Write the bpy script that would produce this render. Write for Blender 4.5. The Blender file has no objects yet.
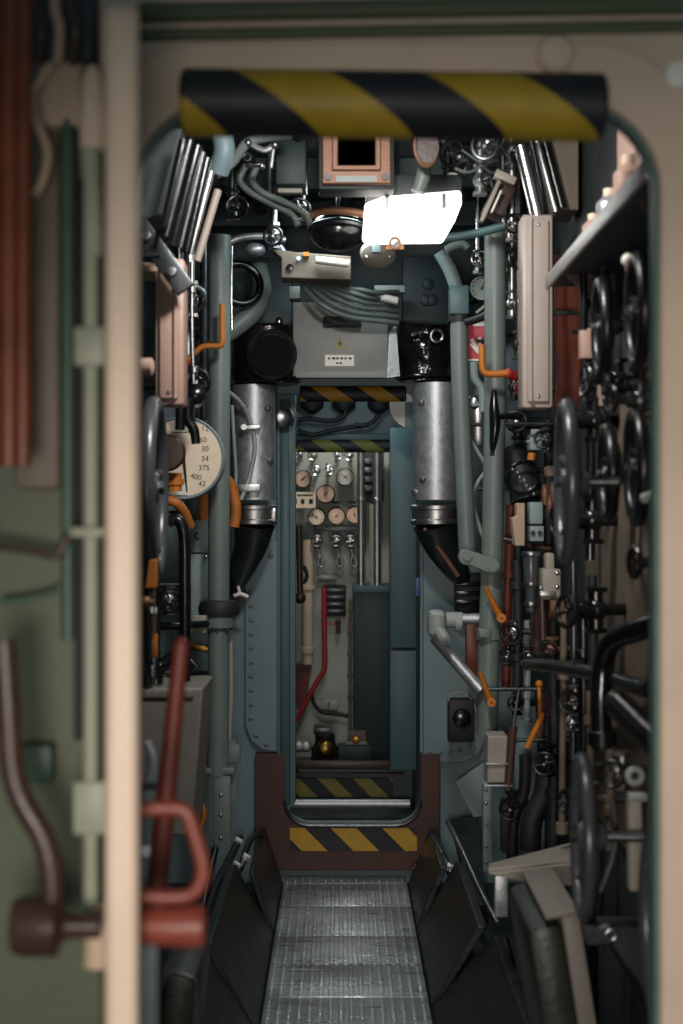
import bpy, bmesh, math, random
from mathutils import Vector, Matrix
random.seed(7)
PI = math.pi
C = bpy.context.scene.collection
F = 50.0 / 36.0 * 1024.0          # focal length in pixels (50 mm lens, 36 mm tall frame)
EYE = 1.30
PX0, PY0 = 341.0, 519.0           # vanishing point of the passage

def at(px, py, Y):
    return Vector(((px - PX0) * Y / F, Y, EYE + (PY0 - py) * Y / F))
def u(px, Y):
    return px * Y / F
def V(*a):
    return Vector(a)

# ------------------------------------------------------------------ materials
def lin(c):
    r = []
    for v in c:
        v /= 255.0
        r.append(v / 12.92 if v <= .04045 else ((v + .055) / 1.055) ** 2.4)
    return (r[0], r[1], r[2], 1.0)

def mat(name, col, rough=.5, metal=0., var=.25, scale=14., bump=.08, bscale=60., spec=.5, coat=0.):
    m = bpy.data.materials.new(name); m.use_nodes = True
    nt = m.node_tree; b = nt.nodes['Principled BSDF']
    tc = nt.nodes.new('ShaderNodeTexCoord')
    n = nt.nodes.new('ShaderNodeTexNoise'); n.inputs['Scale'].default_value = scale
    n.inputs['Detail'].default_value = 5.
    nt.links.new(tc.outputs['Object'], n.inputs['Vector'])
    rp = nt.nodes.new('ShaderNodeValToRGB')
    c = lin(col)
    rp.color_ramp.elements[0].position = .3; rp.color_ramp.elements[1].position = .7
    rp.color_ramp.elements[0].color = tuple(v * (1 - var) for v in c[:3]) + (1,)
    rp.color_ramp.elements[1].color = tuple(min(1, v * (1 + var * .5)) for v in c[:3]) + (1,)
    nt.links.new(n.outputs['Fac'], rp.inputs['Fac'])
    nt.links.new(rp.outputs['Color'], b.inputs['Base Color'])
    b.inputs['Roughness'].default_value = rough; b.inputs['Metallic'].default_value = metal
    b.inputs['Specular IOR Level'].default_value = spec
    b.inputs['Coat Weight'].default_value = coat
    mr = nt.nodes.new('ShaderNodeMapRange')
    mr.inputs['To Min'].default_value = max(.03, rough - .1); mr.inputs['To Max'].default_value = min(1, rough + .12)
    nt.links.new(n.outputs['Fac'], mr.inputs['Value']); nt.links.new(mr.outputs['Result'], b.inputs['Roughness'])
    if bump:
        n2 = nt.nodes.new('ShaderNodeTexNoise'); n2.inputs['Scale'].default_value = bscale
        n2.inputs['Detail'].default_value = 3.
        nt.links.new(tc.outputs['Object'], n2.inputs['Vector'])
        bp = nt.nodes.new('ShaderNodeBump'); bp.inputs['Strength'].default_value = bump; bp.inputs['Distance'].default_value = .01
        nt.links.new(n2.outputs['Fac'], bp.inputs['Height']); nt.links.new(bp.outputs['Normal'], b.inputs['Normal'])
    return m

def stripes(name, period, slope, phase, yel=(176, 146, 28), blk=(18, 22, 27), rough=.55):
    """black and yellow diagonal bands in the object's own x and z"""
    m = mat(name, blk, rough)
    nt = m.node_tree; b = nt.nodes['Principled BSDF']
    tc = nt.nodes.new('ShaderNodeTexCoord'); sp = nt.nodes.new('ShaderNodeSeparateXYZ')
    nt.links.new(tc.outputs['Object'], sp.inputs[0])
    def M(op, a, bb):
        q = nt.nodes.new('ShaderNodeMath'); q.operation = op
        for i, v in enumerate((a, bb)):
            if isinstance(v, (int, float)): q.inputs[i].default_value = v
            else: nt.links.new(v, q.inputs[i])
        return q.outputs[0]
    s = M('ADD', sp.outputs['X'], M('MULTIPLY', sp.outputs['Z'], slope))
    f = M('FRACT', M('ADD', M('DIVIDE', s, period), phase), 0.)
    g = M('LESS_THAN', f, .5)
    mx = nt.nodes.new('ShaderNodeMix'); mx.data_type = 'RGBA'
    mx.inputs[6].default_value = lin(blk); mx.inputs[7].default_value = lin(yel)
    nt.links.new(g, mx.inputs[0])
    for l in list(b.inputs['Base Color'].links): nt.links.remove(l)
    nz = nt.nodes.new('ShaderNodeTexNoise'); nz.inputs['Scale'].default_value = 30; nz.inputs['Detail'].default_value = 6
    nt.links.new(tc.outputs['Object'], nz.inputs['Vector'])
    mm = nt.nodes.new('ShaderNodeMix'); mm.data_type = 'RGBA'; mm.blend_type = 'MULTIPLY'; mm.inputs[0].default_value = .45
    nt.links.new(mx.outputs[2], mm.inputs[6]); nt.links.new(nz.outputs['Fac'], mm.inputs[7])
    nt.links.new(mm.outputs[2], b.inputs['Base Color'])
    return m

def treadplate(name, col):
    m = mat(name, col, .42, .75, .45, 4., 0)
    nt = m.node_tree; b = nt.nodes['Principled BSDF']
    tc = nt.nodes.new('ShaderNodeTexCoord')
    mp = nt.nodes.new('ShaderNodeMapping'); mp.inputs['Scale'].default_value = (36., 58., 58.)
    nt.links.new(tc.outputs['Object'], mp.inputs['Vector'])
    vo = nt.nodes.new('ShaderNodeTexVoronoi'); vo.inputs['Randomness'].default_value = 0.; vo.inputs['Scale'].default_value = 1.
    nt.links.new(mp.outputs['Vector'], vo.inputs['Vector'])
    mr = nt.nodes.new('ShaderNodeMapRange'); mr.inputs['From Min'].default_value = .12; mr.inputs['From Max'].default_value = .34
    mr.inputs['To Min'].default_value = 1.; mr.inputs['To Max'].default_value = 0.
    nt.links.new(vo.outputs['Distance'], mr.inputs['Value'])
    # long scuffs across the plate
    mp2 = nt.nodes.new('ShaderNodeMapping'); mp2.inputs['Scale'].default_value = (3., 26., 3.)
    nt.links.new(tc.outputs['Object'], mp2.inputs['Vector'])
    nz = nt.nodes.new('ShaderNodeTexNoise'); nz.inputs['Scale'].default_value = 2.; nz.inputs['Detail'].default_value = 8.
    nt.links.new(mp2.outputs['Vector'], nz.inputs['Vector'])
    ad = nt.nodes.new('ShaderNodeMath'); ad.operation = 'MULTIPLY_ADD'; ad.inputs[1].default_value = .9
    nt.links.new(nz.outputs['Fac'], ad.inputs[0]); nt.links.new(mr.outputs['Result'], ad.inputs[2])
    bp = nt.nodes.new('ShaderNodeBump'); bp.inputs['Strength'].default_value = .8; bp.inputs['Distance'].default_value = .006
    nt.links.new(ad.outputs[0], bp.inputs['Height']); nt.links.new(bp.outputs['Normal'], b.inputs['Normal'])
    r2 = nt.nodes.new('ShaderNodeMapRange'); r2.inputs['From Min'].default_value = .35; r2.inputs['From Max'].default_value = .65
    r2.inputs['To Min'].default_value = .26; r2.inputs['To Max'].default_value = .58
    nt.links.new(nz.outputs['Fac'], r2.inputs['Value'])
    for l in list(b.inputs['Roughness'].links): nt.links.remove(l)
    nt.links.new(r2.outputs['Result'], b.inputs['Roughness'])
    return m

def emit(name, col, s):
    m = bpy.data.materials.new(name); m.use_nodes = True
    b = m.node_tree.nodes['Principled BSDF']
    b.inputs['Base Color'].default_value = lin(col); b.inputs['Emission Color'].default_value = lin(col)
    b.inputs['Emission Strength'].default_value = s
    return m

M = dict(
    cream=mat('cream_paint', (200, 178, 156), .5, 0, .12, 6),
    creamdull=mat('dull_cream_paint', (176, 152, 128), .55, 0, .18, 5),
    pinkgrey=mat('pale_grey_beige_enamel', (160, 146, 136), .45, 0, .08, 5),
    pink=mat('pinkish_beige_enamel', (164, 134, 120), .45, 0, .08, 5),
    edge=mat('green_edge_paint', (92, 116, 108), .5, 0, .2),
    olive=mat('olive_green_paint', (82, 90, 66), .6, 0, .25, 4),
    palegreen=mat('pale_green_paint', (140, 144, 124), .5, 0, .15),
    darkgreen=mat('dark_green_paint', (58, 84, 66), .5, 0, .2),
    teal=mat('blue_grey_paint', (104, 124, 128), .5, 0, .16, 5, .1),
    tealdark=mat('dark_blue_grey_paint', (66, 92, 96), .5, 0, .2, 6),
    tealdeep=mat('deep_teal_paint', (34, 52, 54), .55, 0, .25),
    pipegrey=mat('grey_green_pipe_paint', (106, 116, 111), .45, 0, .12, 8),
    boxgrey=mat('light_grey_enamel', (142, 148, 144), .5, 0, .1),
    cabgrey=mat('blue_grey_enamel', (130, 146, 146), .5, 0, .1),
    beige=mat('beige_grey_paint', (150, 142, 130), .55, 0, .14),
    tan=mat('tan_wall_paint', (104, 91, 77), .6, 0, .35, 9),
    hull=mat('dark_hull_paint', (36, 44, 46), .6, 0, .3),
    black=mat('black_gloss_enamel', (16, 18, 20), .22, 0, .3, 10, .05),
    rubber=mat('black_rubber', (26, 28, 30), .6, 0, .3),
    wrap=mat('black_plastic_wrap', (20, 20, 22), .14, 0, .3, 10, .9, 22),
    skirt=mat('worn_black_plate', (38, 42, 44), .38, .3, .4, 20, .3, 24),
    wheelgrey=mat('grey_handwheel_enamel', (72, 75, 78), .3, .2, .15, 10, .03),
    steel=mat('bare_steel', (168, 168, 166), .36, 1, .2, 18),
    chrome=mat('polished_steel', (204, 206, 206), .24, 1, .1),
    galv=mat('galvanised_sheet', (178, 180, 182), .44, .8, .2, 40, .08, 120),
    darksteel=mat('dark_steel', (92, 96, 98), .35, .9, .25),
    brass=mat('brass', (176, 132, 70), .35, 1, .2),
    copper=mat('copper_brown', (122, 86, 66), .48, .35, .25),
    rust=mat('red_brown_paint', (126, 58, 43), .45, 0, .2, 8),
    primer=mat('dark_red_primer', (70, 43, 37), .6, 0, .3, 8),
    mahog=mat('mahogany_varnish', (116, 60, 36), .4, 0, .4, 9),
    brown=mat('dark_brown_enamel', (58, 38, 32), .4, 0, .25),
    leather=mat('red_brown_leather', (134, 62, 42), .5, 0, .3, 12),
    orange=mat('orange_paint', (184, 108, 30), .45, 0, .15),
    hose=mat('orange_hose', (176, 100, 32), .55, 0, .25, 30),
    red=mat('bright_red_paint', (164, 40, 44), .45, 0, .15),
    signred=mat('sign_red', (182, 52, 62), .5, 0, .05),
    white=mat('white_plate', (226, 222, 212), .5, 0, .05),
    dial=mat('ivory_dial', (236, 218, 192), .5, 0, .06),
    dialpink=mat('pinkish_dial', (234, 196, 172), .5, 0, .1),
    meshblack=mat('black_mesh', (14, 14, 15), .9, 0, .3, 80, .3, 200, .1),
    ink=mat('black_ink', (20, 20, 20), .6, 0, 0, 5, 0),
    yellow=mat('warning_yellow', (124, 120, 44), .5, 0, .05),
    cable=mat('grey_green_cable', (84, 94, 90), .5, 0, .15),
    cushion=mat('dark_olive_vinyl', (40, 44, 36), .45, 0, .2, 10, .15),
    panelgrey=mat('instrument_board_grey', (170, 174, 164), .55, 0, .14, 4),
    cloth=mat('pale_blue_grey_cloth', (176, 184, 188), .7, 0, .2),
    glass=mat('dark_window_glass', (16, 22, 24), .08, 0, .1, 5, 0, 5, .6),
    blue=mat('blue_enamel', (44, 74, 116), .5, 0, .1),
    lamp=emit('lamp_diffuser', (255, 248, 238), 4.5),
    led=emit('small_blue_white_led', (190, 235, 255), 1.2),
    tread=treadplate('worn_treadplate', (172, 178, 180)),
    boardgrey=mat('mid_grey_enamel', (124, 126, 122), .5, 0, .08),
    consolegrey=mat('warm_grey_enamel', (118, 112, 104), .55, 0, .1),
    darkwheel=mat('black_handwheel_enamel', (14, 16, 18), .36, 0, .3),
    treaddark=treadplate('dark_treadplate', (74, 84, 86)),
)

# ------------------------------------------------------------------ mesh builder
class MB:
    def __init__(s): s.bm = bmesh.new()
    def _new(s, verts): return [s.bm.verts.new(v) for v in verts]
    def face(s, vs):
        try: return s.bm.faces.new(vs)
        except ValueError: return None
    def box(s, a, b, bev=0.):
        a, b = Vector(a), Vector(b)
        c = (a + b) / 2
        return s.obox(c, (abs(b.x - a.x), abs(b.y - a.y), abs(b.z - a.z)), None, bev)
    def obox(s, c, size, rot=None, bev=0.):
        c = Vector(c); R = rot.to_3x3() if rot is not None else Matrix.Identity(3)
        t = bmesh.new(); bmesh.ops.create_cube(t, size=1.)
        for v in t.verts: v.co = Vector((v.co.x * size[0], v.co.y * size[1], v.co.z * size[2]))
        if bev > 0:
            bmesh.ops.bevel(t, geom=list(t.edges), offset=min(bev, min(size) * .45), segments=2, profile=.5, affect='EDGES')
        s._merge(t, lambda v: R @ v + c)
        return s
    def _merge(s, t, f):
        t.verts.index_update()
        nv = [s.bm.verts.new(f(v.co)) for v in t.verts]
        for fc in t.faces: s.face([nv[v.index] for v in fc.verts])
        t.free()
    @staticmethod
    def frame(d):
        d = Vector(d).normalized()
        a = Vector((0, 0, 1)) if abs(d.z) < .9 else Vector((1, 0, 0))
        x = a.cross(d).normalized(); y = d.cross(x)
        return x, y, d
    def cyl(s, p0, p1, r, r2=None, n=18, caps=True):
        p0, p1 = Vector(p0), Vector(p1); r2 = r if r2 is None else r2
        x, y, _ = s.frame(p1 - p0)
        ra = s._new([p0 + (x * math.cos(2 * PI * k / n) + y * math.sin(2 * PI * k / n)) * r for k in range(n)])
        rb = s._new([p1 + (x * math.cos(2 * PI * k / n) + y * math.sin(2 * PI * k / n)) * r2 for k in range(n)])
        for k in range(n): s.face([ra[k], ra[(k + 1) % n], rb[(k + 1) % n], rb[k]])
        if caps: s.face(ra[::-1]); s.face(rb)
        return s
    def lathe(s, prof, o, axis, n=20):
        """profile of (radius, height) from o along axis"""
        o = Vector(o); x, y, d = s.frame(axis); rings = []
        for r, h in prof:
            if r < 1e-5: rings.append(s._new([o + d * h]))
            else: rings.append(s._new([o + d * h + (x * math.cos(2 * PI * k / n) + y * math.sin(2 * PI * k / n)) * r for k in range(n)]))
        for a, b in zip(rings, rings[1:]):
            for k in range(n):
                k2 = (k + 1) % n
                if len(a) == 1 and len(b) == 1: break
                if len(a) == 1: s.face([a[0], b[k2], b[k]])
                elif len(b) == 1: s.face([a[k], a[k2], b[0]])
                else: s.face([a[k], a[k2], b[k2], b[k]])
        if len(rings[0]) > 1: s.face(rings[0][::-1])
        if len(rings[-1]) > 1: s.face(rings[-1])
        return s
    def tube(s, pts, r, n=10, closed=False, sub=6, flat=None):
        pts = [Vector(p) for p in pts]
        if sub > 1 and len(pts) > 2: pts = spline(pts, sub, closed)
        m = len(pts); rings = []; px = None
        for i, p in enumerate(pts):
            if closed: d = pts[(i + 1) % m] - pts[i - 1]
            else: d = pts[min(i + 1, m - 1)] - pts[max(i - 1, 0)]
            d.normalize()
            if px is None: x, y, _ = s.frame(d)
            else:
                x = (px - d * px.dot(d)).normalized(); y = d.cross(x)
            px = x
            rr = r(i / max(1, m - 1)) if callable(r) else r
            ry = rr * (flat or 1.)
            rings.append(s._new([p + x * math.cos(2 * PI * k / n) * rr + y * math.sin(2 * PI * k / n) * ry for k in range(n)]))
        for i in range(m if closed else m - 1):
            a, b = rings[i], rings[(i + 1) % m]
            for k in range(n): s.face([a[k], a[(k + 1) % n], b[(k + 1) % n], b[k]])
        if not closed: s.face(rings[0][::-1]); s.face(rings[-1])
        return s
    def ring(s, c, axis, R, r, n=40, k=10, a0=0., a1=2 * PI):
        x, y, d = s.frame(axis); c = Vector(c)
        full = abs(a1 - a0 - 2 * PI) < 1e-4
        cnt = n if full else n + 1
        pts = [c + (x * math.cos(a0 + (a1 - a0) * i / n) + y * math.sin(a0 + (a1 - a0) * i / n)) * R for i in range(cnt)]
        return s.tube(pts, r, k, full, 1)
    def sph(s, c, r, sc=(1, 1, 1), n=16):
        t = bmesh.new(); bmesh.ops.create_uvsphere(t, u_segments=n, v_segments=max(6, n // 2), radius=r)
        c = Vector(c)
        s._merge(t, lambda v: Vector((v.x * sc[0], v.y * sc[1], v.z * sc[2])) + c)
        return s
    def prism(s, pts, vec):
        a = s._new(pts); b = s._new([Vector(p) + Vector(vec) for p in pts]); n = len(pts)
        s.face(a[::-1]); s.face(b)
        for k in range(n): s.face([a[k], a[(k + 1) % n], b[(k + 1) % n], b[k]])
        return s
    def holed(s, outer, inner, y0, y1):
        """plate in the xz plane between y0 and y1 with one hole; loops are (x, z)"""
        t = bmesh.new(); es = []
        for loop in (outer, inner):
            vs = [t.verts.new((x, y0, z)) for x, z in loop]
            es += [t.edges.new((vs[k], vs[(k + 1) % len(vs)])) for k in range(len(vs))]
        bmesh.ops.triangle_fill(t, use_beauty=True, use_dissolve=False, edges=es)
        fs = list(t.faces)
        r = bmesh.ops.extrude_face_region(t, geom=fs)
        for v in [g for g in r['geom'] if isinstance(g, bmesh.types.BMVert)]: v.co.y = y1
        bmesh.ops.recalc_face_normals(t, faces=list(t.faces))
        s._merge(t, lambda v: v.copy())
        return s
    def hexa(s, c, axis, r, h): return s.cyl(Vector(c), Vector(c) + Vector(axis).normalized() * h, r, n=6)
    def build(s, name, m, parent=None, bevel=0., angle=38., origin=None):
        bmesh.ops.recalc_face_normals(s.bm, faces=list(s.bm.faces))
        me = bpy.data.meshes.new(name)
        vs = [v.co.copy() for v in s.bm.verts]
        if parent is not None:
            o0 = Vector((0, 0, 0)); q = parent
            while q is not None: o0 += q.location; q = q.parent
        elif origin is not None: o0 = Vector(origin)
        else:
            lo = [min(v[i] for v in vs) for i in range(3)]; hi = [max(v[i] for v in vs) for i in range(3)]
            o0 = Vector(((lo[0] + hi[0]) / 2, (lo[1] + hi[1]) / 2, lo[2]))
        for v in s.bm.verts: v.co -= o0
        s.bm.to_mesh(me); s.bm.free()
        me.materials.append(M[m] if isinstance(m, str) else m)
        me.shade_smooth(); me.set_sharp_from_angle(angle=math.radians(angle))
        o = bpy.data.objects.new(name, me); C.objects.link(o)
        if parent is not None: o.parent = parent
        else: o.location = o0
        if bevel:
            b = o.modifiers.new('bevel', 'BEVEL'); b.width = bevel; b.segments = 2; b.limit_method = 'ANGLE'
        return o

def spline(p, sub, closed):
    n = len(p); out = []
    for i in range(n if closed else n - 1):
        if closed: a, b, c, d = p[i - 1], p[i], p[(i + 1) % n], p[(i + 2) % n]
        else: a, b, c, d = p[max(i - 1, 0)], p[i], p[i + 1], p[min(i + 2, n - 1)]
        for k in range(sub):
            t = k / sub
            out.append(.5 * ((2 * b) + (c - a) * t + (2 * a - 5 * b + 4 * c - d) * t * t + (3 * b - a - 3 * c + d) * t ** 3))
    if not closed: out.append(p[-1].copy())
    return out

def rrect(x0, x1, z0, z1, r, seg=8):
    out = []
    for cx, cz, a in ((x1 - r, z0 + r, -PI / 2), (x1 - r, z1 - r, 0), (x0 + r, z1 - r, PI / 2), (x0 + r, z0 + r, PI)):
        for k in range(seg + 1):
            t = a + PI / 2 * k / seg
            out.append((cx + r * math.cos(t), cz + r * math.sin(t)))
    return out

def tag(o, label=None, cat=None, group=None, kind=None):
    if label: o['label'] = label
    if cat: o['category'] = cat
    if group: o['group'] = group
    if kind: o['kind'] = kind
    return o
def thing(name, label, cat, loc, group=None):
    o = bpy.data.objects.new(name, None); C.objects.link(o); o.location = Vector(loc); o.empty_display_size = .05
    return tag(o, label, cat, group)
def struct(mb, name, m, parent=None, bevel=0., origin=None):
    o = mb.build(name, m, parent, bevel, origin=origin)
    if parent is None: o['kind'] = 'structure'
    return o
def single(mb, name, m, label, cat, group=None, bevel=0.):
    return tag(mb.build(name, m, None, bevel), label, cat, group)
def P(*l): return [at(*q) for q in l]

def text(txt, size, c, m, parent, name='lettering', rot=0., ext=.0006, align='CENTER'):
    cu = bpy.data.curves.new('t', 'FONT'); cu.body = txt; cu.size = size; cu.extrude = ext
    cu.align_x = align; cu.align_y = 'CENTER'
    o = bpy.data.objects.new('t', cu); C.objects.link(o)
    bpy.context.view_layer.update()
    me = bpy.data.meshes.new_from_object(o.evaluated_get(bpy.context.evaluated_depsgraph_get()))
    bpy.data.objects.remove(o); bpy.data.curves.remove(cu)
    R = Matrix.Rotation(PI / 2, 4, 'X') @ Matrix.Rotation(rot, 4, 'Z')
    o0 = Vector((0, 0, 0)); q = parent
    while q is not None: o0 += q.location; q = q.parent
    me.transform(Matrix.Translation(Vector(c) - o0) @ R)
    me.materials.clear(); me.materials.append(M[m])
    b = bpy.data.objects.new(name, me); C.objects.link(b); b.parent = parent
    return b

# ------------------------------------------------------------------ makers of repeated kinds
def handwheel(label, c, axis, R, r, m='wheelgrey', spokes=5, back=.1, group=None, hub='steel', name='handwheel'):
    """wheel centred at c, its spindle running back along axis"""
    c = Vector(c); ax = Vector(axis).normalized()
    t = thing(name, label, 'handwheel', c, group)
    MB().ring(c, ax, R, r, 44, 10).build('rim', m, t)
    x, y, d = MB.frame(ax)
    for k in range(spokes):
        a = 2 * PI * k / spokes + .4
        e = x * math.cos(a) + y * math.sin(a)
        MB().tube([c + ax * .018 + e * R * .1, c + ax * .016 + e * R * .55, c + e * (R - r * .5)], lambda q: r * (.75 - .2 * q), 8).build('spoke', m, t)
    MB().lathe([(.0, -.012), (R * .16, -.01), (R * .2, .0), (R * .2, .03), (R * .12, .045)], c, ax).build('hub', m, t)
    MB().hexa(c - ax * .022, ax, R * .09, .014).build('hub_nut', hub, t)
    MB().cyl(c + ax * .03, c + ax * back, R * .07, n=12).build('spindle', 'darksteel', t)
    return t

def valve(label, c, axis, s, body='darksteel', wheel='black', group=None, lines=(0, 0, 1), name='valve'):
    """globe valve: body at c, handwheel out along axis, pipe stubs along lines"""
    c = Vector(c); ax = Vector(axis).normalized(); ln = Vector(lines).normalized()
    t = thing(name, label, 'valve', c, group)
    b = MB().sph(c, s * .36, (1, 1, 1.15), n=14)
    if c.y > YI: e = V(c.x, YE, c.z)
    elif c.z > 1.8: e = V(c.x, c.y, 2.42)
    elif c.y > 4.75: e = V(c.x, YF, c.z)
    else: e = V(math.copysign(.66, c.x), c.y + .03, c.z)
    MB().cyl(c, e, s * .2, n=10).build('mounting_pipe', body, t)
    b.cyl(c - ln * s * .7, c + ln * s * .7, s * .24, n=12)
    for q in (-1, 1): b.cyl(c + ln * q * s * .58, c + ln * q * s * .74, s * .38, n=6)
    b.build('body', body, t)
    MB().lathe([(s * .3, s * .2), (s * .3, s * .5), (s * .2, s * .55), (s * .2, s * .8), (s * .1, s * .85)], c, ax, 12).build('bonnet', body, t)
    MB().cyl(c + ax * s * .8, c + ax * s * 1.25, s * .07, n=8).build('stem', 'steel', t)
    w = MB().ring(c + ax * s * 1.15, ax, s * .5, s * .085, 24, 8)
    x, y, d = MB.frame(ax)
    for k in range(4):
        e = x * math.cos(k * PI / 2 + .3) + y * math.sin(k * PI / 2 + .3)
        w.cyl(c + ax * s * 1.15, c + ax * s * 1.15 + e * s * .5, s * .055, n=6)
    w.build('handwheel', wheel, t)
    return t

def pipe(label, pts, r, m, name='pipe', cat='pipe', flanges=(), group=None, sub=6, fm=None, n=14, fr=1.55):
    pts = [Vector(p) for p in pts]
    mb = MB().tube(pts, r, n, False, sub)
    if not flanges: return single(mb, name, m, label, cat, group)
    lo = min(pts, key=lambda p: p.z)
    t = thing(name, label, cat, lo, group)
    mb.build('tube', m, t)
    for f in flanges:
        f = Vector(f[0]), Vector(f[1]), f[2] if len(f) > 2 else .02
        MB().cyl(f[0] - f[1].normalized() * f[2] / 2, f[0] + f[1].normalized() * f[2] / 2, r * fr, n=20).build('flange', fm or m, t, .002)
    return t

def gauge(label, c, r, dial='dial', case='darksteel', needle=.6, group=None, ticks=11, name='pressure_gauge', depth=.14, axis=(0, -1, 0)):
    c = Vector(c)
    t = thing(name, label, 'gauge', c + V(0, 0, -r), group)
    MB().lathe([(r * .9, -depth), (r, -depth * .6), (r, .0), (r * .9, .008), (r * .86, .002)], c, axis, 32).build('case', case, t)
    d = MB().cyl(c + V(0, -.003, 0), c + V(0, -.0045, 0), r * .87, n=32).build('dial', dial, t)
    k = MB()
    for i in range(ticks):
        a = math.radians(225 - 270 * i / (ticks - 1)); e = V(math.cos(a), 0, math.sin(a))
        k.cyl(c + V(0, -.005, 0) + e * r * .62, c + V(0, -.005, 0) + e * r * .78, r * .035, n=5)
    k.build('scale_mark', 'ink', d)
    e = V(math.cos(needle), 0, math.sin(needle))
    n = MB().cyl(c + V(0, -.007, 0) - e * r * .2, c + V(0, -.007, 0) + e * r * .62, r * .05, r * .015, 6)
    n.cyl(c + V(0, -.004, 0), c + V(0, -.009, 0), r * .1, n=12)
    n.build('needle', 'ink', t)
    return t

def bolts(pts, axis, r, h, m, parent, name='bolt', hexed=False):
    for p in pts:
        b = MB()
        if hexed: b.hexa(p, axis, r, h)
        else: b.lathe([(r, 0), (r * .9, h * .5), (r * .5, h * .9), (0, h)], p, axis, 10)
        b.build(name, m, parent)
# ================================================================== THE SETTING
YN, YF, YI, YE = 1.95, 5.2, 6.2, 7.65        # near bulkhead, far bulkhead, inner bulkhead, end wall
# deck plates
mb = MB()
ys = [2.0, 2.35, 2.67, 2.98, 3.28, 3.58, 3.87, 4.15, 4.44, 4.78, 5.07, 5.17]
for a, b in zip(ys, ys[1:]):
    mb.box((-.206, a + .002, -.02), (.236, b - .002, 0), .003)
struct(mb, 'floor', 'tread', origin=(0, 0, 0))
struct(MB().box((-.7, 1.9, -.12), (.7, 5.25, -.03)), 'floor_subdeck', 'hull')
struct(MB().box((-.72, 2.0, -.1), (-.66, YF, 2.5)), 'wall_left', 'hull')
struct(MB().box((.66, 2.0, -.1), (.72, YF, 2.5)), 'wall_right', 'hull')
struct(MB().box((.645, 2.3, .55), (.66, 3.75, 1.62), .004), 'wall_right_lining', 'tan')
struct(MB().box((-.72, 2.0, 2.42), (.72, YF, 2.5)), 'ceiling', 'hull')
# hull frames across the ceiling
for k, y in enumerate((2.55, 3.15, 4.4, 5.0)):
    struct(MB().box((-.66, y, 2.33), (.66, y + .04, 2.42)), 'trim_%d' % (10 + k), 'tealdeep', None, .004)

# near bulkhead with its doorway
L, R, B, T = -.285, .438, .2, 1.876
mb = MB().holed([(-1.3, -.3), (1.3, -.3), (1.3, 2.75), (-1.3, 2.75)], rrect(L, R, B, T, .125), YN, YN + .035)
wf = struct(mb, 'wall_front', 'cream')
struct(MB().holed(rrect(L - .075, R + .075, B - .075, T + .075, .18), rrect(L, R, B, T, .125), YN - .008, YN), 'trim_1', 'cream', None, .003)
struct(MB().holed(rrect(L, R, B, T, .125), rrect(L + .006, R - .006, B + .006, T - .006, .119), YN + .004, YN + .042), 'trim_2', 'edge', None, .001)
mb = MB()
for py in (8, 30):
    a, b = at(120, py + 6, YN), at(720, py - 4, YN)
    mb.tube([a, b], .009 if py > 20 else .014, 10, False, 1)
struct(mb, 'trim_3', 'olive')
bo = MB().lathe([(.026, 0), (.026, .01), (.02, .016), (.0, .018)], at(555, 56, YN - .008), (0, -1, 0), 24).build('round_boss', 'cream', wf)
MB().lathe([(.02, 0), (.018, .01), (.0, .014)], at(678, 76, YN), (0, -1, 0), 20).build('round_boss', 'white', wf)
for px, py in ((668, 470), (672, 640)):
    MB().lathe([(.007, 0), (.006, .004), (0, .006)], at(px, py, YN), (0, -1, 0), 12).build('screw_head', 'creamdull', wf)

# far bulkhead
OL, OR_, OB, OT = -.205, .29, .188, 1.775
mb = MB().holed([(-.72, -.1), (.72, -.1), (.72, 2.5), (-.72, 2.5)], rrect(OL, OR_, OB, OT, .09), YF, YF + .05)
struct(mb, 'wall_back', 'teal')
# dark red lower rim of the far doorway
z0, zt = at(0, 868, YF).z, at(0, 752, YF).z
xl, xr = at(255, 0, YF - .03).x, at(440, 0, YF - .03).x
pts = [(xl, zt), (xl, z0 + .09)] + [(xl + .09 - .09 * math.cos(a), z0 + .09 - .09 * math.sin(a)) for a in (.4, .8, 1.2, 1.57)]
pts += [(xr - .09 + .09 * math.sin(a), z0 + .09 - .09 * math.cos(a)) for a in (0, .4, .8, 1.2, 1.57)] + [(xr, zt), (OR_, zt)]
ir = [(OR_ - .09 + .09 * math.cos(a), OB + .09 - .09 * math.sin(a)) for a in (0, .4, .8, 1.2, 1.57)]
il = [(OL + .09 - .09 * math.sin(a), OB + .09 - .09 * math.cos(a)) for a in (0, .4, .8, 1.2, 1.57)]
pts += ir + il + [(OL, zt)]
struct(MB().prism([V(x, YF - .04, z) for x, z in pts], (0, .04, 0)), 'trim_4', 'primer', None, .003)
# coaming of the far doorway
zb = at(0, 811, YF).z
xa_, xb_ = at(277, 0, YF).x, at(296, 0, YF).x
mb = MB().prism([V(xa_, YF - .03, OT - .02), V(xb_, YF - .03, OT - .02), V(xb_, YF - .03, zb + .04), V(xb_ - .03, YF - .03, zb), V(xa_, YF - .03, zb + .01)], (0, .04, 0))
mb.box((xa_ + .012, YF - .036, zb + .03), (xb_ - .02, YF - .028, OT - .04), .003)
struct(mb, 'trim_5', 'tealdark', None, .005)
# door panel folded back on the right of the lobby, with a seam
mb = MB().box(at(390, 648, 5.7), at(416, 428, 5.73), .004).box(at(390, 770, 5.7), at(416, 650, 5.73), .004)
struct(mb, 'door_2', 'tealdark')
mb = MB().tube([(x, YF - .045, z) for x, z in (il[::-1] + ir[::-1])], .006, 8, False, 1)
struct(mb, 'trim_6', 'darksteel')
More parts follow.
